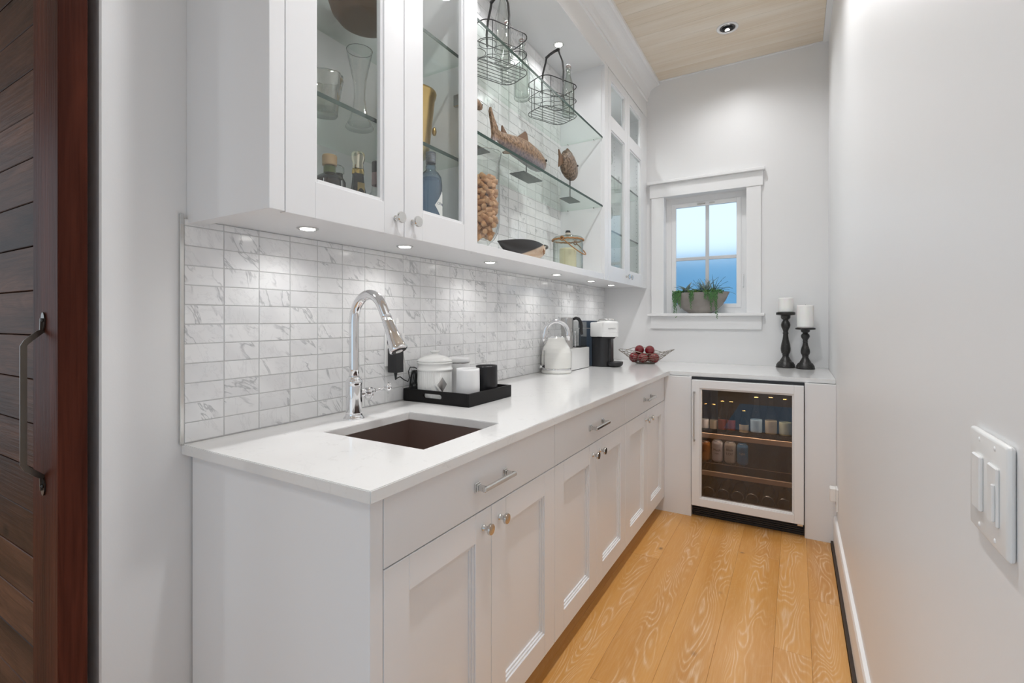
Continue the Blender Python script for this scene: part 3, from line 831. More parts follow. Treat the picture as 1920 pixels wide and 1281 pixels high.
# badge faces the aisle
ang = -math.radians(27)
def on_cyl(bm, cx, cy, r):  # wrap x,y,z-local (x across, y out, z up) round a cylinder axis at angle a0
    pass
def wrap(bm, c, r, a0):
    for v in bm.verts:
        u, d, h_ = v.co.x, v.co.y, v.co.z
        a = a0+u/r
        v.co = Vector((c[0]+(r+d)*math.cos(a), c[1]+(r+d)*math.sin(a), c[2]+h_))
    return bm
def diamond(w, h, th, n=6):
    bm = NB(); 
    g = []
    for i in range(-n, n+1):
        u = w*i/n; hh = h*(1-abs(i)/n)
        g.append([bm.verts.new((u, th, -hh)), bm.verts.new((u, th, hh)), bm.verts.new((u, 0, -hh-.0003)), bm.verts.new((u, 0, hh+.0003))])
    for a, b in zip(g, g[1:]):
        bm.faces.new((a[0], b[0], b[1], a[1])); bm.faces.new((a[1], b[1], b[3], a[3])); bm.faces.new((b[0], a[0], a[2], b[2]))
    bmesh.ops.recalc_face_normals(bm, faces=bm.faces)
    return bm
bd = part('badge', wrap(diamond(.029, .040, .0045), (cx_, cy_, cz_+.065), .0705, ang), M_cer, t)
part('badge_plate', wrap(diamond(.020, .030, .0055), (cx_, cy_, cz_+.065), .0705, ang), M_steel, bd, label='silver diamond plate')
c2 = (.130, 1.735, cz_)
t = thing('ceramic_jar', 'small plain white jar with flat lid behind the large ribbed canister', 'jar', c2)
part('body', LA([(.045, 0), (.048, .004), (.049, .10), (.048, .138), (0, .138)], c=c2, seg=40), M_cerm, t, smooth=True)
part('seal', LA([(.0465, .138), (.0465, .142), (0, .142)], c=c2, seg=40), M_steel, t, smooth=True)
part('lid', LA([(.050, .142), (.051, .144), (.051, .158), (.048, .161), (.02, .163), (0, .163)], c=c2, seg=40), M_cerm, t, smooth=True)
def mug(name, label, c, m, r, h, ha):
    t = thing(name, label, 'cup', c)
    part('body', LA([(r*.86, 0), (r*.95, .004), (r, .03), (r*1.02, .055), (r, h-.008), (r*.99, h), (r*.94, h), (r*.93, .01), (0, .009)], c=c, seg=44), m, t, smooth=True)
    if ha is not None:
        ca, sa = math.cos(ha), math.sin(ha)
        pp = [(c[0]+ca*(r*.98+.026*math.sin(a)), c[1]+sa*(r*.98+.026*math.sin(a)), c[2]+h*.5+h*.36*math.cos(a)) for a in [PI*i/12 for i in range(13)]]
        part('handle', tube(NB(), pp, .005, 10), m, t, smooth=True)
mug('mug', 'matt white handleless mug at the front of the black tray', (.275, 1.602, cz_), M_cerm, .0465, .132, None)
mug('mug', 'matt black mug at the back right of the black tray', (.286, 1.722, cz_), mat('matt_black_ceramic', (.006, .006, .008), .32), .0455, .136, PI*1.05)

# ---------------------------------------------------------------- kettle
kc = (.108, 2.796, .914)
M_cream = mat('cream_enamel', (.76, .755, .72), .12)
t = thing('electric_kettle', 'cream enamel dome kettle with chrome loop handle standing on the worktop', 'kettle', kc)
part('power_base', LA([(.090, 0), (.095, .004), (.096, .014), (.092, .020), (0, .020)], c=kc, seg=48), M_cream, t, smooth=True)
part('chrome_band', LA([(.091, .020), (.093, .022), (.093, .030), (.090, .032), (0, .032)], c=kc, seg=48), M_chrome, t, smooth=True)
bd = part('body', LA([(.092, .032), (.0945, .036), (.0955, .06), (.0950, .10), (.0925, .130), (.085, .158), (.073, .180), (.061, .198), (.0545, .212), (.0525, .222), (0, .222)], c=kc, seg=56), M_cream, t, smooth=True, angle=60)
part('lid', LA([(.0525, .222), (.052, .227), (.046, .230), (.03, .2325), (0, .2335)], c=kc, seg=40), M_chrome, t, smooth=True)
hp = [(kc[0]-.062, kc[1]-.03, kc[2]+.19), (kc[0]-.074, kc[1]-.036, kc[2]+.215)]
for i in range(17):
    a = PI-PI*i/16; s_ = .074*math.cos(a); hp.append((kc[0]+s_*.9, kc[1]+s_*.44, kc[2]+.240+.085*math.sin(a)))
hp += [(kc[0]+.062, kc[1]+.03, kc[2]+.205)]
part('handle', tube(NB(), hp, .0125, 12, flat=(.6, 1.15)), M_chrome, t, smooth=True)
part('water_gauge', wrap(B(-.008, .008, 0, .0012, -.045, .045, bev=.0005), (kc[0], kc[1], kc[2]+.10), .0950, -math.radians(118)), M_steel, t)
part('switch_lever', TU([(kc[0]-.055, kc[1]-.078, kc[2]+.045), (kc[0]-.064, kc[1]-.105, kc[2]+.042)], [.007, .009], 12), M_chrome, t, smooth=True)
part('power_switch', wrap(B(-.006, .006, 0, .0015, -.010, .010, bev=.0005), (kc[0], kc[1], kc[2]+.045), .0950, -math.radians(118)), M_black, t, label='small black switch opening')
part('power_cord', TU([(kc[0]-.085, kc[1]+.03, kc[2]+.012), (kc[0]-.10, kc[1]+.06, kc[2]+.004), (kc[0]-.095, kc[1]+.12, kc[2]+.004)], .003, 8), M_wpl, t, smooth=True)

# ---------------------------------------------------------------- white brewer base with clear tank, steel frothing jug, pod machine
t = thing('water_dispenser', 'white box-shaped brewer base with clear water tank behind the kettle', 'coffee brewer', (.09, 3.09, .914))
part('base_box', B(.022, .155, 2.935, 3.245, .917, 1.058, bev=.005, seg=2), M_wpl, t, smooth=True)
part('foot', B(.03, .148, 2.945, 3.235, .9142, .917), M_black, t)
part('tray', B(.04, .14, 3.128, 3.238, 1.0582, 1.066, bev=.002), M_black, t)
bm = NB(); a0, a1, b0, b1 = .042, .138, 3.130, 3.235
for (p, q, r_, s_) in ((a0, a1, b0, b0+.002), (a0, a1, b1-.002, b1), (a0, a0+.002, b0+.002, b1-.002), (a1-.002, a1, b0+.002, b1-.002)):
    box(bm, p, q, r_, s_, 1.0665, 1.236)
part('water_tank', bm, G_clear, t)
jc = (.088, 3.008, 1.0582)
t = thing('steel_carafe', 'brushed steel carafe with spring coil and black handle standing behind the kettle', 'carafe', jc)
part('body', LA([(.038, 0), (.041, .004)] + [(.041 if k % 2 else .0395, .008+.008*k) for k in range(14)] + [(.042, .125), (.0435, .130), (.044, .205), (.042, .207), (0, .207)], c=jc, seg=44), M_steel, t, smooth=True, angle=60)
part('handle', tube(NB(), [(jc[0]+.86*u_, jc[1]+.5*u_, jc[2]+h_) for u_, h_ in ((.040, .195), (.060, .203), (.078, .197), (.090, .178), (.096, .15), (.094, .12), (.100, .092))], [.009, .011, .012, .012, .011, .0115, .010], 12), M_black, t, smooth=True)
pts = [(jc[0]+.046+.006*math.cos(a), jc[1]+.030+.006*math.sin(a), jc[2]+.01+a*.0011) for a in [i*PI/5 for i in range(150)]]
part('spring_coil', tube(NB(), pts[:150], .0014, 5), M_chrome, t)

t = thing('pod_coffee_machine', 'dark navy and white pod coffee machine with drip tray in the corner', 'coffee machine', (.2, 3.36, .914))
ym0, ym1 = 3.305, 3.425
part('water_tank', B(.045, .148, ym0+.004, ym1-.004, .916, 1.186, bev=.008, seg=3), M_navy, t, smooth=True)
part('tank_lid', B(.043, .150, ym0+.002, ym1-.002, 1.190, 1.2435, bev=.006, seg=2), M_navy, t, smooth=True)
bm = LA([(.056, 0), (.060, .004), (.060, .20), (.064, .215), (0, .215)], c=(.212, 3.365, .9145), seg=40)
box(bm, .1505, .225, ym0+.001, ym1-.001, .9145, 1.13, .004)
part('column', bm, M_black, t, smooth=True)
bm = LA([(.074, 0), (.078, .003), (.078, .030), (.0765, .0315), (.0765, .0335), (.078, .035), (.078, .098), (.073, .108), (.05, .114), (0, .115)], c=(.245, 3.365, 1.128), seg=48, sx=1.02, sy=.85)
box(bm, .138, .235, 3.365-.066, 3.365+.066, 1.128, 1.232, .008, 2)
hd = part('brew_head', bm, M_wpl, t, smooth=True)
bm = TU([(.19, 3.33, 1.243), (.20, 3.33, 1.252), (.30, 3.335, 1.253), (.312, 3.34, 1.246)], .006, 8, flat=(1.5, .6)); part('lever', bm, M_nickel, hd, smooth=True)
tb = text_bm('NESPRESSO', .011)
bmesh.ops.rotate(tb, cent=(0, 0, 0), matrix=Matrix.Rotation(PI/2, 3, 'X'), verts=tb.verts)
for v in tb.verts: v.co.y = -v.co.y
for v in tb.verts:
    u = v.co.x; a = -math.radians(48)+u/.072; v.co = Vector((.245+(.0800-.0)*math.cos(a), 3.365+(.0683+.0)*math.sin(a), 1.1865+v.co.z))
part('lettering', tb, mat('grey_print', (.25, .25, .26), .4), hd)
part('inner_spout', LA([(.05, -.014), (.062, 0), (0, 0)], c=(.245, 3.365, 1.128), seg=32, sy=.85), M_black, t, smooth=True)
part('drip_column', B(.262, .282, 3.335, 3.395, .935, 1.12, bev=.004), M_black, t)
part('drip_tray', LA([(.034, 0), (.050, .008), (.058, .020), (.058, .036), (.054, .038), (0, .036)], c=(.300, 3.365, .9143), seg=36, sx=1.0, sy=1.0), M_black, t, smooth=True)

# ---------------------------------------------------------------- wire bowl with red ornaments
bc = Vector((.415, 3.74, .914))
t = thing('wire_bowl', 'shallow bronze wire bowl of red glass balls in the worktop corner', 'bowl', bc)
bm = NB()
levels = [(0.07, .002), (.085, .010), (.103, .026), (.124, .042), (.148, .060), (.172, .078), (.200, .097)]
def bowlpt(r, z, a):
    ex = 1+.10*math.cos(3*a+.4); lift = (z*.16)*math.cos(3*a+.4)
    return (bc.x+r*ex*math.cos(a), bc.y+r*ex*.78*math.sin(a), bc.z+.0022+z+lift)
for i, (r, z) in enumerate(levels): tube(bm, [bowlpt(r, z, 2*PI*k/40) for k in range(40)], .0021 if i in (0, 6) else .0013, 6, closed=True)
for k in range(24):
    a = 2*PI*k/24; tube(bm, [bowlpt(r, z, a+.10*i) for i, (r, z) in enumerate(levels)], .0012, 5)
for k in range(8):
    a = 2*PI*k/8; tube(bm, [tuple(bc+Vector((0, 0, .0022))), bowlpt(.07, .002, a)], .0012, 5)
part('wire_frame', bm, mat('bronze_wire', (.22, .19, .15), .35, .9), t)
M_red = mat('red_glass_ball', (.17, .004, .009), .10, 0, **{'Coat Weight': .6})
bump(M_red, noise(M_red, coords(M_red, (1, 1, 1)), 30, 2), .15, .001)
spots = [(.336, 3.722, .0395, 'left'), (.412, 3.697, .0395, 'front'), (.488, 3.728, .0395, 'right'), (.373, 3.776, .0385, 'back left'), (.452, 3.782, .0385, 'back right')]
for (x, y, r, n_) in spots:
    solo('ornament_ball', sphere(NB(), (0, 0, 0), r, 28), M_red, 'red glass ball in the lower layer of the wire bowl, at the '+n_, 'ornament', group='red balls in the lower layer of the wire bowl', smooth=True).location = (x, y, .914+.006+r)
solo('ornament_ball', sphere(NB(), (0, 0, 0), .036, 24), M_red, 'red glass ball on top of the heap nearer the coffee machine', 'ornament', smooth=True).location = (.374, 3.735, .914+.105)
solo('ornament_ball', sphere(NB(), (0, 0, 0), .036, 24), M_red, 'red glass ball on top of the heap nearer the window', 'ornament', smooth=True).location = (.452, 3.740, .914+.103)

# ---------------------------------------------------------------- candle holders
M_ebony = mat('ebonised_wood', (.018, .016, .015), .33)
LKn = noise(M_ebony, coords(M_ebony, (20, 20, 60)), 3, 4)
LK(M_ebony, ramp(M_ebony, [(.62, (.016, .015, .014)), (.75, (.16, .15, .14))], LKn), P(M_ebony).inputs['Base Color'])
M_wax = mat('white_wax', (.86, .86, .84), .45, 0, **{'Subsurface Weight': .15})
def holder(c, H, cr, ch, label, clabel):
    t = thing('candle_holder', label, 'candle holder', c, group='turned black candle holders')
    k = H/.39
    lo = [(.060, 0), (.0615, .005), (.060, .010), (.058, .022), (.050, .034), (.0485, .038), (.040, .042), (.034, .052), (.026, .066), (.020, .078), (.019, .084), (.022, .087), (.022, .091), (.019, .094)]
    up = [(.026, .100), (.0305, .120), (.031, .135), (.027, .165), (.020, .195), (.0165, .222), (.0155, .236), (.0185, .240), (.0185, .244), (.015, .248), (.0175, .262), (.027, .285), (.0295, .300), (.026, .316), (.017, .330), (.0165, .336), (.024, .340), (.0295, .350), (.0305, .366), (.056, .3705), (.058, .373), (.058, .386), (.055, .389), (0, .389)]
    s_ = (H-.094)/(.389-.094)
    sr = 1 if k > .9 else .9
    prof = [(r*(1 if sr == 1 else .93), z) for r, z in lo] + [(r*(sr if r < .05 else 1.03), .094+(z-.094)*s_) for r, z in up]
    part('stand', LA(prof, c=c, seg=44), M_ebony, t, smooth=True, angle=50)
    c2 = (c[0], c[1], c[2]+H+.0002)
    q = thing('pillar_candle', clabel, 'candle', c2, group='white pillar candles')
    part('wax', LA([(cr-.002, 0), (cr, .002), (cr, ch-.004), (cr-.003, ch), (cr-.01, ch-.001), (cr-.02, ch-.004), (0, ch-.005)], c=c2, seg=40), M_wax, q, smooth=True)
    part('wick', TU([(c2[0], c2[1], c2[2]+ch-.006), (c2[0]+.001, c2[1], c2[2]+ch+.004)], .0009, 6), M_black, q)
holder((1.355, 3.922, .9142), .389, .047, .100, 'taller turned black candle holder, nearer the window', 'short white pillar candle on the taller black holder')
holder((1.473, 3.872, .9142), .281, .0505, .154, 'shorter turned black candle holder, nearer the right wall', 'tall white pillar candle on the shorter black holder')

# ---------------------------------------------------------------- planter on the window stool
pc = (.772, 4.012, 1.3002)
t = thing('planter_bowl', 'grey boat-shaped concrete planter of succulents on the window sill', 'planter', pc)
M_conc = mat('grey_concrete', (.19, .18, .17), .7)
LK(M_conc, ramp(M_conc, [(.3, (.24, .22, .205)), (.7, (.33, .305, .28))], noise(M_conc, coords(M_conc, rnd=False), 14, 5)), P(M_conc).inputs['Base Color'])
part('pot', LA([(.078, 0), (.088, .004), (.125, .028), (.160, .062), (.185, .100), (.203, .140), (.213, .162), (.207, .163), (.195, .140), (.15, .125), (0, .125)], c=pc, seg=56, sy=.30), M_conc, t, smooth=True)
part('soil', LA([(.19, .1415), (.1, .147), (0, .15)], c=pc, seg=30, sy=.29), mat('soil', (.05, .035, .025), .9), t)
def leafmat(n, c1, c2):
    m = mat(n, c1, .45); LK(m, ramp(m, [(.3, c1), (.7, c2)], noise(m, coords(m), 30, 2)), P(m).inputs['Base Color']); return m
L_grey = leafmat('grey_green_leaf', (.20, .27, .25), (.36, .43, .40))
L_dark = leafmat('dark_green_bead', (.045, .14, .045), (.11, .26, .08))
L_lime = leafmat('lime_green_leaf', (.12, .24, .05), (.25, .40, .12))
L_blue = leafmat('blue_green_blade', (.08, .15, .14), (.18, .26, .23))
def blade(bm, base, d, L, w_, curl=.4, n=6, th=.0012):
    base = Vector(base); d = Vector(d).normalized(); side = d.cross(Vector((0, 0, 1))).normalized()
    if side.length < .1: side = Vector((1, 0, 0))
    prev = None; p = base.copy(); dd = d.copy()
    for i in range(n+1):
        f = i/n; ww = w_*math.sin(PI*min(1, .25+f*.75))*(1-f*.15) if f < 1 else .0004
        nn = side.cross(dd).normalized()
        ring = [bm.verts.new(p-side*ww+nn*ww*.25), bm.verts.new(p-nn*th), bm.verts.new(p+side*ww+nn*ww*.25), bm.verts.new(p+nn*th)]
        if prev:
            for k in range(4): bm.faces.new((prev[k], prev[(k+1) % 4], ring[(k+1) % 4], ring[k]))
        else: bm.faces.new(ring)
        prev = ring; p = p+dd*(L/n); dd = (dd+Vector((0, 0, -curl/n))).normalized()
    bm.faces.new(list(reversed(prev)))
# blue grey rosettes: every leaf its own piece
def rosette(c, n, L, w_, m, el0=.35, el1=1.2, curl=.5, squash=.5):
    for k in range(n):
        a = k*2.4+R.uniform(-.2, .2); el = el0+(el1-el0)*k/n
        d = Vector((math.cos(a)*math.cos(el), math.sin(a)*math.cos(el)*squash, math.sin(el)))
        bm = NB(); blade(bm, (pc[0]+c[0], pc[1]+c[1], pc[2]+c[2]), d, L*R.uniform(.8, 1.1), w_*R.uniform(.85, 1.1), curl)
        part('leaf', bm, m, t, smooth=True)
rosette((.045, -.005, .152), 15, .145, .013, L_grey, .3, 1.3, 1.0)
rosette((-.10, 0, .152), 14, .115, .019, L_grey, .3, 1.2, 1.2)
rosette((.01, .01, .150), 18, .125, .0034, L_blue, .5, 1.4, .5)
rosette((.10, .0, .150), 18, .15, .0036, L_blue, .4, 1.3, 1.1)
rosette((-.06, -.01, .150), 9, .125, .0034, L_blue, .3, 1.0, 1.5)
for (x, y) in ((-.145, -.02), (-.075, -.035), (.055, -.03), (-.02, -.03), (.11, -.025)):
    rosette((x, y, .150), 10, .052, .013, L_lime, .3, 1.2, .2, .6)
# strings of pearls: beads on trailing stems, too many to count
bm = NB()
def strand(x, L, y=-.062, sp=.006):
    z = .160; k = 0; rim = .213
    f = math.sqrt(max(0, 1-(x/.213)**2)); yy = -.064*f-.004
    p = Vector((pc[0]+x, pc[1]+yy, pc[2]+z)); n = int(L/sp)
    for i in range(n):
        q = p+Vector((R.uniform(-.0045, .0045), R.uniform(-.003, .001)-.014*min(1, i*sp/.07), -i*sp))
        rr_ = R.uniform(.0042, .0058)*(1-.3*i/n)
        b0 = bmesh.ops.create_icosphere(bm, subdivisions=1, radius=rr_)
        bmesh.ops.translate(bm, vec=q, verts=b0['verts'])
for x in [-.200+.008*i for i in range(9)]: strand(x, R.uniform(.07, .15))
strand(-.185, .185); strand(-.17, .20)
for x in (-.065, -.058, -.05, -.042): strand(x, R.uniform(.05, .09))
strand(-.054, .135)
for x in [.045+.009*i for i in range(9)]: strand(x, R.uniform(.04, .09))
strand(.092, .15); strand(.086, .11); strand(.125, .17); strand(.13, .205); strand(.118, .12)
# heap of beads over the rim
for i in range(420):
    x = R.choice([R.uniform(-.2, -.12), R.uniform(.02, .14), R.uniform(-.08, -.03), R.uniform(.10, .17)])
    q = Vector((pc[0]+x, pc[1]+R.uniform(-.06, .02), pc[2]+.155+R.uniform(-.004, .022)))
    b0 = bmesh.ops.create_icosphere(bm, subdivisions=1, radius=R.uniform(.0042, .006)); bmesh.ops.translate(bm, vec=q, verts=b0['verts'])
part('trailing_beads', bm, L_dark, t, smooth=True, kind='stuff')
#---PART2---
# ---------------------------------------------------------------- drinks cooler
t = thing('drinks_cooler', 'white framed glass door drinks cooler under the worktop at the far end', 'cooler', (1.152, 3.6, 0))
M_in = mat('cooler_liner', (.014, .011, .010), .55)
bm = NB(); box(bm, .846, .866, 3.256, 3.96, .09, .872); box(bm, 1.438, 1.458, 3.256, 3.96, .09, .872); box(bm, .866, 1.438, 3.256, 3.96, .09, .108)
box(bm, .866, 1.438, 3.256, 3.96, .850, .872); box(bm, .866, 1.438, 3.94, 3.96, .108, .850)
part('body', bm, M_in, t)
part('top_gap', B(.8435, 1.4595, 3.262, 3.30, .8725, .8862), M_black, t)
bm = B(.846, 1.458, 3.275, 3.96, .002, .0895)
for k in range(6): box(bm, .848, 1.456, 3.268, 3.275, .012+k*.012, .018+k*.012)
part('kick_grille', bm, M_black, t)
DX_0, DX_1, DZ0, DZ1 = .8485, 1.4565, .082, .8705
dr = NB()
def xzf(bm, y0, y1, x0, x1, z0, z1, w, bev=.0012):
    box(bm, x0, x0+w, y0, y1, z0, z1, bev); box(bm, x1-w, x1, y0, y1, z0, z1, bev)
    box(bm, x0+w, x1-w, y0, y1, z0, z0+w, bev); box(bm, x0+w, x1-w, y0, y1, z1-w, z1, bev); return bm
xzf(dr, 3.216, 3.254, DX_0, DX_1, DZ0, DZ1, .048)
xzf(dr, 3.220, 3.250, DX_0+.048, DX_1-.048, DZ0+.048, DZ1-.048, .005); xzf(dr, 3.224, 3.250, DX_0+.053, DX_1-.053, DZ0+.053, DZ1-.053, .005)
d = part('door', dr, M_cab, t)
part('glass_pane', B(DX_0+.057, DX_1-.057, 3.230, 3.234, DZ0+.057, DZ1-.057), G_cooler, d)
bm = B(.862, .871, 3.190, 3.197, .488, .800, bev=.001)
for z in (.494, .794): box(bm, .860, .873, 3.197, 3.216, z-.006, z+.006, .001)
part('handle', bm, M_nickel, d)
part('hinge', B(1.425, 1.452, 3.222, 3.25, .070, .0815, bev=.001), M_nickel, d)
M_beech = mat('beech_rail', (.74, .52, .33), .45)
for (a, b) in ((.500, .529), (.262, .290)):
    s_ = part('shelf', B(.868, 1.436, 3.285, 3.300, a, b, bev=.001), M_beech, t)
    bm = NB()
    for k in range(24): box(bm, .872+k*.0243, .874+k*.0243, 3.30, 3.92, b-.004, b-.001)
    part('shelf_wires', bm, M_steel, s_)
bm = B(.868, 1.436, 3.300, 3.304, .338, .342)
for k in range(24): box(bm, .872+k*.0243, .874+k*.0243, 3.304, 3.92, .339, .342)
part('shelf', bm, M_steel, t)
part('logo', LA([(.011, 0), (.011, .001), (0, .001)], c=(.945, 3.5, .735), seg=20), M_nickel, t).location = (0, 0, 0)
lamp('AREA', 'cooler_interior_lamp', (1.15, 3.33, .846), (0, 0, 0), 4.2, (1, .88, .7), shape='RECTANGLE', size=.5, size_y=.06)
rg = solo('reflection_sheet', B(.70, 1.56, -1.45, .42, .0006, .010, bev=.003), mat('pale_blue_sheet', (.45, .66, .88), .9), 'pale blue sheet added behind the camera to mirror in the cooler glass', 'reflection sheet', loc=(1.13, -.5, .0006))  # added out of view, gives the cooler glass its blue reflection
# cans
M_print = mat('dark_label_print', (.05, .04, .06), .4)
def can(x, y, z, h, m, label, txt, tcol, extra=None):
    c = (x, y, z); t = thing('drink_can', label, 'can', c, group='drink cans in the cooler')
    part('body', LA([(.024, 0), (.031, .006), (.033, .014), (.033, h-.016), (.027, h-.004), (.0265, h), (.024, h-.002), (0, h-.003)], c=c, seg=32), m, t, smooth=True)
    part('rim', LA([(.0262, h-.0035), (.0272, h), (.0262, h+.001), (.0245, h)], c=c, seg=28, cap=False), M_steel, t, smooth=True)
    for (s_, sz, dz) in txt:
        b = text_bm(s_, sz, .0002)
        part('lettering', wrap(b2y(b), (x, y, z+dz), .0332, -PI/2), tcol, t)
def b2y(b):
    for v in b.verts: v.co = Vector((v.co.x, v.co.z, v.co.y))
    return b
can(.908, 3.36, .343, .118, mat('orange_can', (.55, .22, .06), .35, .2), 'small orange can at the left end of the can row in the cooler', [('IPA', .016, .06)], M_print)
can(.982, 3.36, .343, .132, mat('white_can', (.72, .70, .70), .35), 'white can with red mark and dark script in the cooler', [('Moth', .022, .075), ('Lager', .012, .055)], M_print)
can(1.057, 3.36, .343, .132, mat('cream_can', (.66, .60, .50), .35), 'cream can with dark block lettering in the cooler', [('Black', .020, .085), ('LOT', .022, .060)], M_print)
can(1.128, 3.36, .343, .128, mat('blue_can', (.08, .30, .55), .35, .2), 'blue and white can, nearest the middle of the cooler', [('Light', .018, .072)], mat('pale_print', (.7, .7, .7), .4))
def bottle(name, label, c, prof, m, cap=None, capm=None, lab=None, labm=None, group=None, seg=32, sy=1):
    t = thing(name, label, 'bottle', c, group=group)
    part('glass', LA(prof, c=c, seg=seg, sy=sy, cap=True), m, t, smooth=True)
    if cap: part('cap', LA(cap, c=c, seg=24, sy=sy if sy == 1 else 1), capm, t, smooth=True)
    if lab:
        r, z0, z1 = lab
        part('paper_label', LA([(r, z0), (r+.0005, z0+.001), (r+.0005, z1-.001), (r, z1)], c=c, seg=seg, sy=sy, cap=False), labm, t, smooth=True)
    return t
def beer(h, r): return [(r*.9, 0), (r, .004), (r, h*.50), (r*.85, h*.60), (r*.5, h*.74), (r*.43, h*.80), (r*.42, h*.97), (r*.45, h)]
M_gold = mat('gold_metal', (.75, .52, .18), .22, 1)
M_cream_lab = mat('cream_label', (.50, .44, .30), .6); M_white_lab = mat('white_label', (.88, .88, .88), .6); M_red_lab = mat('red_label', (.22, .04, .03), .6)
Z1 = .5295
def crown_cap(h): return [(.0150, h-.006), (.0150, h), (.012, h+.002), (0, h+.002)]
row = [(.905, .175, .023, G_pane, M_white_lab, 'small clear bottle with white and gold label, nearest the cooler handle'),
       (.958, .175, .023, G_pane, M_cream_lab, 'second small clear bottle from the cooler handle, cream label'),
       (1.010, .20, .024, G_brown, M_red_lab, 'amber bottle with round red label beside the small clear bottles'),
       (1.062, .20, .024, G_brown, M_red_lab, 'amber bottle with red label near the middle of the cooler shelf'),
       (1.135, .15, .026, G_dgreen, M_cream_lab, 'short green bottle with cream label in the middle of the cooler shelf'),
       (1.205, .24, .032, G_clear, mat('pale_blue_label', (.45, .62, .75), .6), 'clear bottle with pale blue label, left of the gold capped pair'),
       (1.285, .245, .032, G_clear, M_cream_lab, 'clear bottle with gold cap and yellow label in the cooler'),
       (1.362, .24, .032, G_clear, mat('pale_yellow_label', (.48, .50, .34), .6), 'clear gold capped bottle nearest the cooler hinge side')]
for (x, h, r, g, lm, lb) in row:
    bottle('drink_bottle', lb, (x, 3.37, Z1), beer(h, r), g, crown_cap(h), M_gold, (r+.0004, h*.10, h*.42), lm, group='bottles on the upper cooler shelf')
# wine bottles lying end-on
for k, x in enumerate((.935, 1.020, 1.104, 1.186, 1.272, 1.356)):
    bm = LA([(0, .008), (.022, .003), (.034, 0), (.037, .004), (.037, .19), (.03, .215), (.0145, .24), (.014, .30), (0, .30)], seg=28)
    bmesh.ops.rotate(bm, cent=(0, 0, 0), matrix=Matrix.Rotation(-PI/2, 3, 'X'), verts=bm.verts)
    lb = ['wine bottle lying at the left end of the bottom cooler row', 'second wine bottle from the left lying in the cooler bottom', 'third wine bottle from the left lying in the cooler bottom', 'fourth wine bottle from the left lying in the cooler bottom', 'fifth wine bottle lying in the cooler bottom, pale ring base', 'wine bottle lying at the right end of the bottom cooler row'][k]
    o = solo('wine_bottle', bm, mat('dark_wine_glass', (.03, .028, .022), .12), lb, 'bottle', group='wine bottles lying in the cooler bottom', smooth=True)
    o.location = (x, 3.31, .1465)
    part('base_ring', tube(NB(), [(.033*math.cos(a), -.0005, .033*math.sin(a)) for a in [2*PI*i/28 for i in range(28)]], .0012, 6, closed=True), M_steel, o, smooth=True, w=False)

# ---------------------------------------------------------------- left wall cabinet contents
ZB = 1.5425
LB = 'bottles in the left wall cabinet'
t = bottle('whiskey_bottle', 'amber bottle with pale wooden stopper and white label in left cabinet', (.205, .985, ZB),
       [(.043, 0), (.046, .005), (.046, .122), (.041, .132), (.028, .140), (.0165, .146), (.0155, .17), (.0165, .172)], G_brown,
       [(.0205, .170), (.021, .173), (.0215, .198), (.020, .201), (0, .201)], mat('pale_wood_stopper', (.50, .33, .18), .6), None, None, LB)
part('neck_band', LA([(.0172, .148), (.0175, .150), (.0175, .167), (.0172, .168)], c=(.205, .985, ZB), seg=24, cap=False), mat('green_gold_band', (.12, .14, .05), .35, .3), t, smooth=True)
part('paper_label', wrap(B(-.028, .028, .0002, .0008, .045, .121), (.205, .985, ZB), .046, -.45), M_white_lab, t)
bottle('spirit_bottle', 'grey-green bottle with clear ball stopper, behind the wooden stopper bottle', (.115, 1.092, ZB),
       [(.034, 0), (.037, .005), (.037, .11), (.030, .135), (.016, .155), (.0145, .185), (.016, .187)], G_dgreen,
       [(.012, .187), (.019, .190), (.019, .207), (.012, .214), (0, .216)], G_green, None, None, LB)
t = bottle('cognac_bottle', 'dark long-necked bottle with faceted gold stopper and gold label', (.205, 1.095, ZB),
       [(.042, 0), (.045, .006), (.045, .055), (.041, .085), (.027, .105), (.021, .13), (.0175, .165), (.0170, .186), (.018, .188)], G_dgreen,
       [(.0165, .188), (.0185, .190), (.016, .205), (.0215, .222), (.0215, .236), (.017, .243), (0, .243)], mat('pale_gold_metal', (.85, .78, .62), .12, 1), None, None, LB)
part('neck_band', LA([(.0180, .172), (.0188, .173), (.0188, .186), (.0180, .187)], c=(.205, 1.095, ZB), seg=24, cap=False), M_gold, t, smooth=True)
part('paper_label', wrap(B(-.012, .012, .0002, .0008, .100, .142), (.205, 1.095, ZB), .0245, -.30), mat('gold_label', (.62, .45, .17), .4), t)
t = bottle('liqueur_bottle', 'clear textured bottle with dark cap and pink neck label', (.20, 1.184, ZB),
       [(.034, 0), (.037, .005), (.039, .08), (.041, .095), (.033, .118), (.021, .135), (.019, .15), (.0175, .20), (.018, .202)], G_clear,
       [(.0185, .200), (.019, .202), (.019, .235), (.017, .238), (0, .238)], mat('dark_grey_cap', (.05, .045, .05), .4), None, None, LB)
part('neck_label', LA([(.0192, .158), (.0196, .159), (.0188, .199), (.0186, .2)], c=(.20, 1.184, ZB), seg=24, cap=False), mat('dusty_pink_label', (.42, .28, .29), .5), t, smooth=True)
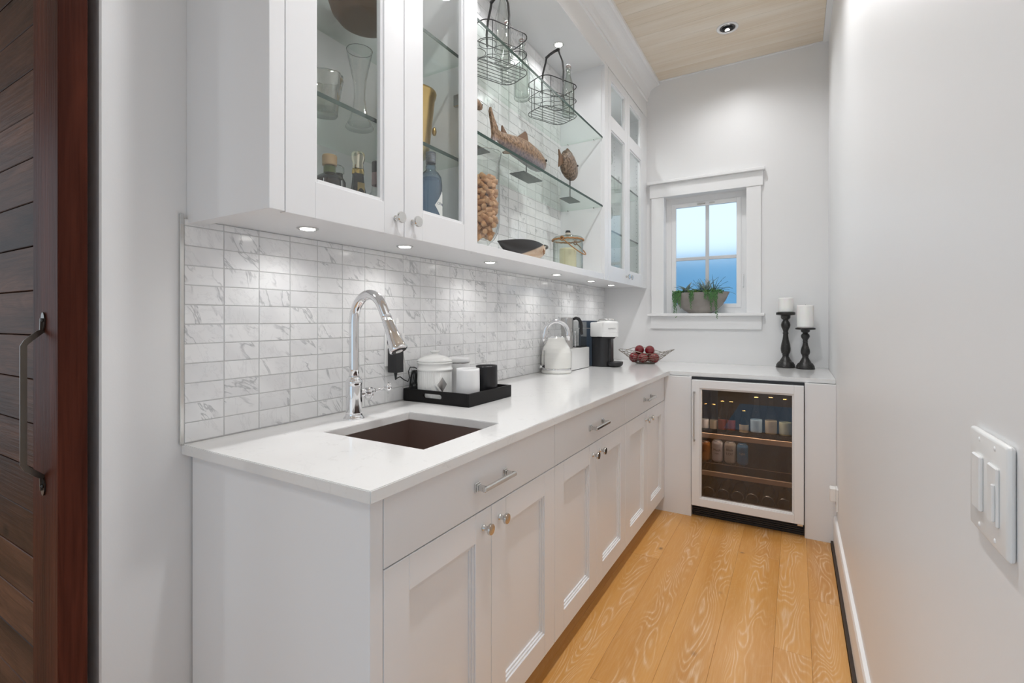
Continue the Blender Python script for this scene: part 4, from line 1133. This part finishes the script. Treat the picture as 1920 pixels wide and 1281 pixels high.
# blue gin bottle
gc = (.293, 1.349, ZB)
t = bottle('blue_bottle', 'ribbed blue glass bottle with white diamond label and grey cap', gc,
       [(.037, 0), (.040, .006), (.040, .17), (.0405, .190), (.037, .215), (.027, .230), (.018, .238), (.0165, .243), (.018, .247), (.018, .253), (.0162, .256), (.0162, .264), (0, .264)], G_blue,
       [(.018, .264), (.018, .301), (.017, .303), (0, .303)], mat('grey_blue_cap', (.20, .22, .26), .3, .6), None, None, LB, seg=44)
part('blue_liquid', LA([(.035, .006), (.037, .01), (.0375, .185), (.03, .21), (0, .21)], c=gc, seg=32), thin_glass('blue_liquid_glass', (.80, .87, .94), .02, (.5, .62, .78), 2, .1), t, smooth=True)
bm = NB()
for k in range(4): tube(bm, arc((gc[0], gc[1], gc[2]+.268+.009*k), .0183, 0, 360, 24), .0007, 5)
part('cap_ribs', bm, M_steel, t)
part('diamond_label', wrap(diamond(.038, .055, .0008, 10), (gc[0], gc[1], gc[2]+.108), .0402, .42), M_white_lab, t)
part('lettering', wrap(b2y(text_bm('CITADELLE', .0120, .0003)), (gc[0], gc[1], gc[2]+.115), .0413, .42), mat('blue_grey_print', (.10, .13, .20), .4), t)
# low shelf
ZS = 1.8588
cut = lambda a, z: 1+.06*math.cos(4*a)+.075*abs(math.cos(5*(a+z*11)))*(1 if z > .045 else .2)
t = thing('crystal_vase', 'square cut-crystal vase with slanting cuts in the left cabinet', 'vase', (.205, .968, ZS))
part('glass', LA([(.034, 0), (.038, .006), (.040, .03), (.043, .06), (.047, .085), (.051, .108), (.052, .116), (.048, .116), (.042, .09), (.038, .06), (.030, .02), (0, .016)], c=(.205, .968, ZS), seg=64, warp=cut), thin_glass('cut_crystal', (.90, .90, .87), .10, (.25, .25, .23), 1.5, .55), t, smooth=True, angle=12)
t = thing('glass_carafe', 'tall clear flared glass carafe on the lower shelf of left cabinet', 'carafe', (.215, 1.092, ZS))
part('glass', LA([(.042, 0), (.044, .003), (.040, .010), (.030, .03), (.022, .06), (.0175, .095), (.018, .125), (.022, .16), (.029, .195), (.038, .235), (.0405, .248), (.0395, .249), (.028, .20), (.017, .15), (.0155, .10), (.02, .06), (.028, .03), (.035, .014), (0, .010)], c=(.215, 1.092, ZS), seg=44), G_clear, t, smooth=True)
part('rim', tube(NB(), [(.215+.040*math.cos(a), 1.092+.040*math.sin(a), ZS+.249) for a in [2*PI*i/36 for i in range(36)]], .0011, 6, closed=True), thin_glass('rim_glass', (.5, .5, .5), .1, (.2, .2, .2), 1.5, .4), t, smooth=True)
M_brass = mat('aged_brass', (.62, .43, .17), .28, 1)
t = thing('brass_bucket', 'brass ice bucket with ring handle on the lower glass shelf', 'bucket', (.185, 1.395, ZS))
part('body', LA([(.046, 0), (.050, .004), (.052, .02), (.066, .15), (.073, .215), (.078, .228), (.080, .238), (.078, .243), (.074, .240), (.070, .225), (.05, .03), (0, .02)], c=(.185, 1.388, ZS), seg=56), M_brass, t, smooth=True)
bm = sphere(NB(), (.215, 1.463, ZS+.115), .013, 16, (.7, .7, 1.3)); sphere(bm, (.190, 1.328, ZS+.120), .013, 16, (.7, .7, 1.3))
part('ring_handle', bm, M_brass, t, smooth=True)
# brown wooden bowl on the upper shelf
ZS2 = 2.2488
M_walnut = mat('red_brown_wood', (.24, .105, .07), .45)
solo('wooden_bowl', LA([(.075, 0), (.09, .004), (.112, .03), (.125, .07), (.13, .10), (.123, .10), (.108, .04), (.08, .014), (0, .012)], c=(.165, 1.168, ZS2), seg=56), M_walnut, 'red-brown turned wooden bowl on the upper shelf of left cabinet', 'bowl', loc=(.165, 1.168, ZS2), smooth=True)

# ---------------------------------------------------------------- open shelf contents
ZO = 1.5448
jc2 = (.262, 1.738, ZO)
t = thing('cork_vase', 'tall clear footed glass vase full of corks beside the glass door', 'vase', jc2)
part('glass', LA([(.050, 0), (.052, .003), (.046, .008), (.022, .014), (.018, .022), (.026, .032), (.045, .048), (.060, .075), (.067, .11), (.069, .16), (.068, .24), (.066, .32), (.068, .38), (.075, .415), (.0765, .417), (.073, .413), (.064, .38), (.0625, .32), (.064, .24), (.065, .16), (.063, .115), (.055, .08), (.04, .055), (0, .045)], c=jc2, seg=52), G_clear, t, smooth=True)
M_cork = mat('natural_cork', (.50, .27, .12), .75)
LK(M_cork, ramp(M_cork, [(.3, (.46, .23, .10)), (.7, (.74, .47, .26))], noise(M_cork, coords(M_cork, (1, 1, 1)), 45, 4)), P(M_cork).inputs['Base Color'])
cork0 = None
for lay in range(17):
    z = ZO+.062+lay*.0155
    ring = .041 if z > ZO+.10 else .025
    n = 7 if ring > .04 else 4
    for k in range(n+(1 if lay % 2 else 0)):
        a = 2*PI*k/n+lay*.55
        r_ = ring if k < n else 0
        loc = (jc2[0]+r_*math.cos(a), jc2[1]+r_*math.sin(a), z+R.uniform(-.003, .003))
        rot = (PI/2+R.uniform(-.6, .6), R.uniform(-.3, .3), a+R.choice([0, PI/2, PI/2])+R.uniform(-.6, .6))
        if cork0 is None:
            cork0 = solo('wine_cork', LA([(.0100, -.021), (.0110, -.020), (.0110, .020), (.0100, .021)], seg=12), M_cork, 'used wine cork heaped in the tall footed glass vase', 'cork', group='corks in the glass vase', smooth=True)
            o = cork0
        else: o = dup(cork0)
        o.location = loc; o.rotation_euler = rot
# leaf-shaped dish with two-tone side
M_dish = mat('slate_and_driftwood', rough=.5)
tcn = N(M_dish, 'ShaderNodeTexCoord'); sx_ = N(M_dish, 'ShaderNodeSeparateXYZ'); LK(M_dish, tcn.outputs['Object'], sx_.inputs[0])
# local coords: origin at dish centre; pale where z < .42*(y+.05)-...
q1 = math_(M_dish, 'SUBTRACT', math_(M_dish, 'MULTIPLY', math_(M_dish, 'SUBTRACT', sx_.outputs['Y'], -.11), .34), sx_.outputs['Z'])
msk = ramp(M_dish, [(.0, (0, 0, 0)), (.006, (1, 1, 1))], q1)
wd = ramp(M_dish, [(.3, (.58, .40, .25)), (.7, (.74, .62, .50))], noise(M_dish, coords(M_dish, (3, 1, 3), rnd=False), 14, 4))
LK(M_dish, mixc(M_dish, msk, (.035, .033, .033), wd), P(M_dish).inputs['Base Color'])
dc = (.285, 2.046, ZO)
t = thing('leaf_dish', 'long boat-shaped dish, dark slate and pale wood, beside the corks', 'dish', dc)
bm = NB(); rings = []
n = 26; LL = .234
for i in range(n+1):
    u = -1+2*i/n; y = u*LL; w_ = .052*(1-abs(u)**2.4)+.002
    rim = .083-.018*(u-.15)**2*(1.3 if u < .15 else 1.0); bot = min(.0005+.055*abs(u)**3.2, rim-.006)
    ring = []
    for k in range(13):
        a = PI+PI*k/12; ring.append(bm.verts.new((dc[0]+w_*math.cos(a), dc[1]+y, dc[2]+rim+(rim-bot)*math.sin(a))))
    for k in range(13):
        a = 2*PI-PI*k/12; ring.append(bm.verts.new((dc[0]+(w_-.0035 if w_ > .006 else w_*.5)*math.cos(a), dc[1]+y, dc[2]+rim+max(rim-bot-.005, .002)*math.sin(a))))
    rings.append(ring)
for a, b in zip(rings, rings[1:]):
    for k in range(26): bm.faces.new((a[k], a[(k+1) % 26], b[(k+1) % 26], b[k]))
bm.faces.new(rings[0]); bm.faces.new(list(reversed(rings[-1])))
bmesh.ops.recalc_face_normals(bm, faces=bm.faces)
part('body', bm, M_dish, t, smooth=True)
bm = NB(); q = (dc[0]+.010, dc[1]+.214, dc[2]+.082)
for k in range(4): tube(bm, [(q[0]+.011*math.cos(a), q[1]+k*.006-.008, q[2]+.009*math.sin(a)) for a in [2*PI*i/12 for i in range(12)]], .0028, 6, closed=True)
part('rope_binding', bm, mat('grey_rope', (.14, .14, .13), .8), t, smooth=True)
bm = NB()
for k in range(5):
    a = PI/2+2*PI*k/5+.3
    tube(bm, [(dc[0]+.0375, dc[1]+.145, dc[2]+.046), (dc[0]+.037, dc[1]+.145+.014*math.cos(a), dc[2]+.046+.018*math.sin(a))], [.0032, .0012], 6)
part('star_motif', bm, mat('brown_inlay', (.30, .15, .07), .6), t, smooth=True)
# ice bucket with candle
ic = (.245, 2.665, ZO)
t = thing('glass_ice_bucket', 'glass ice bucket with lid and rattan handle beside the dish', 'ice bucket', ic)
part('glass', LA([(.086, 0), (.089, .003), (.089, .175), (.087, .183), (.085, .183), (.086, .175), (.086, .012), (0, .010)], c=ic, seg=48), G_green, t, smooth=True)
part('lid', LA([(.090, .184), (.091, .187), (.080, .196), (.045, .204), (.018, .206), (0, .206)], c=ic, seg=44), G_green, t, smooth=True)
part('lid_knob', LA([(.014, .206), (.016, .212), (.015, .222), (0, .222)], c=ic, seg=24), mat('pale_cork_knob', (.50, .46, .38), .5), t, smooth=True)
part('knob_top', LA([(.015, .222), (.016, .226), (.013, .236), (0, .238)], c=ic, seg=24), M_black, t, smooth=True)
M_rattan = mat('brown_rattan', (.36, .17, .055), .5)
part('rim_binding', tube(NB(), [(ic[0]+.0925*math.cos(a), ic[1]+.0925*math.sin(a), ic[2]+.178+.0015*math.sin(a*20)) for a in [2*PI*i/60 for i in range(60)]], .0050, 8, closed=True), M_rattan, t, smooth=True)
hp = []
for i in range(31):
    a = PI*i/30
    # handle pivots at the two sides along y and hangs down in front
    hp.append((ic[0]+.012+.093*math.sin(a), ic[1]-.098*math.cos(a), ic[2]+.172-.085*math.sin(a)))
part('handle', tube(NB(), hp, .0033, 8), M_rattan, t, smooth=True)
bm = NB()
for s_ in (-1, 1):
    for k in range(3): tube(bm, [(ic[0]+.006+.010*math.cos(a), ic[1]+s_*(.098+.003*(k-1)), ic[2]+.176+.012*math.sin(a)) for a in [2*PI*i/12 for i in range(12)]], .003, 6, closed=True)
part('handle_knots', bm, M_rattan, t, smooth=True)
t = thing('pillar_candle', 'cream pillar candle standing inside the glass ice bucket', 'candle', (ic[0], ic[1], ic[2]+.0125))
part('wax', LA([(.048, 0), (.05, .002), (.05, .112), (.047, .116), (.03, .110), (0, .109)], c=(ic[0], ic[1], ic[2]+.0125), seg=36), mat('cream_wax', (.80, .72, .50), .5), t, smooth=True)
part('wick', TU([(ic[0], ic[1], ic[2]+.12), (ic[0], ic[1], ic[2]+.132)], .001, 6), M_black, t)

# fish sculptures on stands
def scales(name, c1, c2, belly, zb):
    m = mat(name, rough=.42)
    v = coords(m, (1, 1, 1), rnd=False)
    vo = N(m, 'ShaderNodeTexVoronoi'); vo.inputs['Scale'].default_value = 75; LK(m, v, vo.inputs['Vector'])
    c = mixc(m, ramp(m, [(.2, (0, 0, 0)), (.6, (1, 1, 1))], vo.outputs['Distance']), c1, c2)
    c = mixc(m, ramp(m, [(.45, (0, 0, 0)), (.65, (1, 1, 1))], noise(m, v, 75, 5)), c, tuple(x*.55 for x in c1))
    if belly:
        s_ = N(m, 'ShaderNodeSeparateXYZ'); LK(m, v, s_.inputs[0])
        c = mixc(m, math_(m, 'MULTIPLY', ramp(m, [(0, (1, 1, 1)), (.03, (0, 0, 0))], math_(m, 'SUBTRACT', s_.outputs['Z'], zb)), .45), c, belly)
    LK(m, c, P(m).inputs['Base Color'])
    bump(m, vo.outputs['Distance'], .5, .003); return m
M_fish = scales('speckled_fish_scales', (.17, .095, .045), (.29, .185, .11), (.34, .36, .46), .092)
M_fish2 = scales('dark_fish_scales', (.12, .075, .045), (.24, .17, .115), None, 0)
M_fin = mat('fish_fin', (.16, .09, .05), .5)
M_stand = mat('black_iron', (.02, .02, .02), .45, .4)
ZM = 1.9848
def stand(t, x, y, w_, d_, top):
    part('stand_plate', B(x-d_/2, x+d_/2, y-w_/2, y+w_/2, ZM, ZM+.005, bev=.001), M_stand, t)
    part('stand_rod', TU([(x, y, ZM+.005), (x, y, top)], .0032, 10), M_stand, t, smooth=True)
def loft(bm, secs, seg=18):
    """secs: (y, zc, half height, half width, x offset)"""
    rings = []
    for (y, z, h, w_, xo) in secs:
        rings.append([bm.verts.new((xo+w_*math.cos(2*PI*k/seg), y, z+h*math.sin(2*PI*k/seg))) for k in range(seg)])
    for a, b in zip(rings, rings[1:]):
        for k in range(seg): bm.faces.new((a[k], a[(k+1) % seg], b[(k+1) % seg], b[k]))
    bm.faces.new(list(reversed(rings[0]))); bm.faces.new(rings[-1])
    bmesh.ops.recalc_face_normals(bm, faces=bm.faces); return bm
def fish(label, c, k=1., dy=0):
    x, y0, z0 = c
    t = thing('fish_sculpture', label, 'sculpture', (x, y0, ZM), group='carved fish sculptures on stands')
    Y = lambda v: y0+(v-2.21)*k; Z = lambda v: z0+(v-2.13)*k
    S = [(1.925, 2.140, .030, .006), (1.955, 2.133, .030, .011), (1.985, 2.131, .034, .017), (2.03, 2.133, .040, .024), (2.09, 2.133, .052, .033), (2.15, 2.136, .057, .036), (2.22, 2.136, .062, .040), (2.29, 2.130, .062, .040), (2.345, 2.127, .056, .037), (2.385, 2.126, .045, .031), (2.41, 2.126, .034, .023), (2.425, 2.128, .018, .012)]
    part('body', loft(NB(), [(Y(a), Z(b), h*k, w_*k, x) for a, b, h, w_ in S], 22), M_fish, t, smooth=True, angle=70)
    def fin(name, pts, th=.004):
        part(name, prism(NB(), [(Y(p[0]), Z(p[1])) for p in pts], x-th, x+th, 'x'), M_fin if name != 'tail_fin' else M_fish, t)
    fin('tail_fin', [(1.935, 2.17), (1.905, 2.20), (1.875, 2.245), (1.868, 2.225), (1.888, 2.160), (1.893, 2.125), (1.885, 2.095), (1.905, 2.098), (1.94, 2.112)], .006)
    fin('dorsal_fin', [(2.12, 2.186), (2.205, 2.243), (2.225, 2.236), (2.240, 2.192)])
    fin('adipose_fin', [(1.975, 2.158), (1.978, 2.196), (2.025, 2.168)])
    fin('pelvic_fin', [(2.03, 2.098), (1.985, 2.072), (1.995, 2.066), (2.07, 2.086)])
    b = NB()
    for s_ in (-1, 1): sphere(b, (x+s_*.030*k, Y(2.392), Z(2.140)), .007*k, 12)
    part('eyes', b, M_black, t, smooth=True)
    return t
t = fish('large speckled brown fish sculpture with raised tail, beside the vase of corks', (.205, 2.21, 2.112))
stand(t, .211, 2.21, .20, .085, 2.065)
t = fish('small fish sculpture mostly hidden behind the glass door edge', (.21, 1.712, 2.195), .40)
stand(t, .213, 1.712, .17, .085, 2.175)
t = thing('fish_sculpture', 'small round dark fish sculpture on a thin rod near the end', 'sculpture', (.215, 2.77, ZM), group='carved fish sculptures on stands')
x, y, z = .205, 2.765, 2.205
part('body', loft(NB(), [(y-.095, z+.004, .020, .010, x), (y-.085, z, .050, .022, x), (y-.06, z, .074, .032, x), (y-.02, z, .086, .038, x), (y+.03, z-.006, .084, .038, x), (y+.07, z-.014, .066, .032, x), (y+.098, z-.022, .040, .022, x), (y+.108, z-.024, .016, .010, x)], 22), M_fish2, t, smooth=True, angle=70)
part('tail_fin', prism(NB(), [(y-.09, z+.014), (y-.145, z+.055), (y-.138, z+.01), (y-.146, z-.05), (y-.088, z-.012)], x-.004, x+.004, 'x'), M_fin, t)
part('dorsal_fin', prism(NB(), [(y-.05, z+.070), (y-.02, z+.098), (y+.05, z+.086), (y+.07, z+.058)], x-.004, x+.004, 'x'), M_fin, t)
part('snout', sphere(NB(), (x, y+.108, z-.030), .014, 14), M_fish2, t, smooth=True)
b = NB()
for s_ in (-1, 1): sphere(b, (x+s_*.030, y+.070, z+.010), .007, 12)
part('eyes', b, M_black, t, smooth=True)
stand(t, .215, 2.765, .15, .075, 2.13)

# wire bottle baskets and swing-top bottles on the upper glass shelf
ZP = 2.4248
M_wire = mat('dark_iron_wire', (.055, .055, .055), .4, .6)
def rrect(cx, cy, hx_, hy_, r, z, n=6):
    out = []
    for (sx, sy, a0) in ((1, 1, 0), (-1, 1, 90), (-1, -1, 180), (1, -1, 270)):
        for k in range(n+1):
            a = math.radians(a0+90*k/n); out.append((cx+sx*(hx_-r)+r*math.cos(a), cy+sy*(hy_-r)+r*math.sin(a), z))
    return out
def basket(label, c, rz):
    t = thing('bottle_basket', label, 'basket', c, rz, group='wire bottle baskets')
    HX, HY, H = .132, .092, .172
    bm = NB()
    for z, r in ((.003, .0024), (H*.52, .0018), (H, .0028)): tube(bm, rrect(0, 0, HX, HY, .055, z), r, 6, closed=True)
    for (px, py) in ((-.085, HY), (0, HY), (.085, HY), (-.085, -HY), (0, -HY), (.085, -HY), (HX, 0), (-HX, 0)):
        if abs(px) == .085: py = math.copysign(HY-.006, py)
        tube(bm, [(px, py, .003), (px, py, H)], .002, 6)
    part('cage', bm, M_wire, t, w=False)
    bm = NB()
    for k in range(7):
        y = -HY+.0262*k+.013; xx = HX-(.0 if abs(y) < .04 else (abs(y)-.04)*.8)
        tube(bm, [(-xx, y, .003), (xx, y, .003)], .0018, 6)
    part('base_wires', bm, M_wire, t, w=False)
    bm = NB()
    for z in (.085,):
        for x in (-.085, 0, .085):
            for y in (-.046, .046):
                tube(bm, [(x+.040*math.cos(a), y+.040*math.sin(a), z) for a in [2*PI*i/24 for i in range(24)]], .0015, 5, closed=True)
    part('bottle_rings', bm, M_wire, t, w=False)
    hp = [(0, HY, H-.01), (0, HY+.004, H+.05), (0, HY-.006, H+.11), (0, HY-.03, H+.16), (0, HY-.038, H+.185)]
    hh = part('handle', tube(NB(), hp, .0045, 6, flat=(1.5, .5)), M_wire, t, w=False)
    hp2 = [(x, -y, z) for x, y, z in hp]
    part('handle', tube(NB(), hp2, .0045, 6, flat=(1.5, .5)), M_wire, t, w=False)
    part('grip', tube(NB(), [(0, HY-.036, H+.188), (0, .02, H+.193), (0, -.02, H+.193), (0, -HY+.036, H+.188)], [.0085, .0075, .0075, .0085], 10), M_wire, t, smooth=True, w=False)
    return t
b1 = basket('dark wire bottle basket holding bottles, nearest the glass doors', (.195, 1.955, ZP), 1.15)
b2 = basket('dark wire bottle basket with one bottle, at the far end', (.205, 2.535, ZP), 1.15)
def swing(label, c, h, r, m, red=False, group='swing-top glass bottles'):
    t = thing('swing_top_bottle', label, 'bottle', c, group=group)
    part('glass', LA([(r*.9, 0), (r, .005), (r, h*.50), (r*.92, h*.57), (r*.62, h*.68), (r*.40, h*.76), (r*.34, h*.80), (r*.34, h*.93), (r*.44, h*.94), (r*.44, h*.955), (r*.30, h*.955), (r*.28, h*.8), (r*.8, h*.5), (r*.86, .02), (0, .014)], c=c, seg=36), m, t, smooth=True)
    part('stopper', LA([(.010, h*.957), (.0125, h*.965), (.0135, h*.98), (.011, h*.995), (0, h)], c=c, seg=20), M_cer, t, smooth=True)
    part('gasket', LA([(.0115, h*.953), (.013, h*.956), (.0115, h*.960)], c=c, seg=20, cap=False), mat('red_rubber', (.45, .05, .04), .5), t, smooth=True)
    b = NB(); rr_ = r*.46
    tube(b, [(c[0]+rr_*math.cos(a), c[1]+rr_*math.sin(a), c[2]+h*.89) for a in [2*PI*i/16 for i in range(16)]], .0013, 5, closed=True)
    for s_ in (-1, 1): tube(b, [(c[0]+.002, c[1]+s_*rr_, c[2]+h*.89), (c[0]+rr_*.9, c[1]+s_*rr_*.9, c[2]+h*.93), (c[0]+.004, c[1]+s_*.012, c[2]+h*.985)], .0013, 5)
    part('wire_bail', b, M_steel, t, smooth=True)
    return t
def in_basket(bk, lx, ly):
    ca, sa = math.cos(bk.rotation_euler.z), math.sin(bk.rotation_euler.z)
    return (bk.location.x+lx*ca-ly*sa, bk.location.y+lx*sa+ly*ca, ZP+.0055)
swing('tall clear swing-top bottle in the nearer wire basket, cut off above', in_basket(b1, 0, -.042), .40, .037, G_clear)
swing('shorter clear swing-top bottle with pink stopper in the nearer basket', in_basket(b1, .085, .042), .29, .036, G_clear)
swing('clear swing-top bottle standing in the far wire basket', in_basket(b2, .085, -.042), .30, .036, G_green)
swing('clear swing-top bottle standing on the shelf between the baskets', (.155, 2.262, ZP), .33, .042, G_green)

# ---------------------------------------------------------------- glassware in the right wall cabinet
def wineglass(c, h, label):
    t = thing('wine_glass', label, 'glass', c, group='wine glasses in the right wall cabinet')
    part('glass', LA([(.034, 0), (.034, .002), (.006, .006), (.004, .012), (.004, h*.42), (.012, h*.46), (.034, h*.60), (.038, h*.74), (.031, h), (.030, h), (.036, h*.74), (.032, h*.61), (0, h*.47)], c=c, seg=32), G_clear, t, smooth=True)
wn_ = {(0, 0): 'nearest', (0, 1): 'middle', (0, 2): 'farthest'}
for si, (zz, nm) in enumerate(((2.2498, 'upper'), (1.8698, 'lower'))):
    for k, y in enumerate((3.13, 3.25, 3.37)):
        wineglass((.245 if k != 1 else .19, y, zz), .21 if si == 0 else .19, 'stemmed wine glass on the %s shelf of the right cabinet, %s of three' % (nm, ['nearest', 'middle', 'farthest'][k]))
for k, y in enumerate((3.60, 3.70)):
    c = (.22, y, 2.2498)
    t = thing('tumbler', 'cut glass tumbler behind the second right cabinet door, %s of the pair' % ['nearer', 'farther'][k], 'glass', c, group='tumblers in the right wall cabinet')
    part('glass', LA([(.030, 0), (.033, .004), (.038, .09), (.036, .09), (.029, .012), (0, .010)], c=c, seg=32, warp=lambda a, z: 1+.02*math.cos(12*a)), G_clear, t, smooth=True)
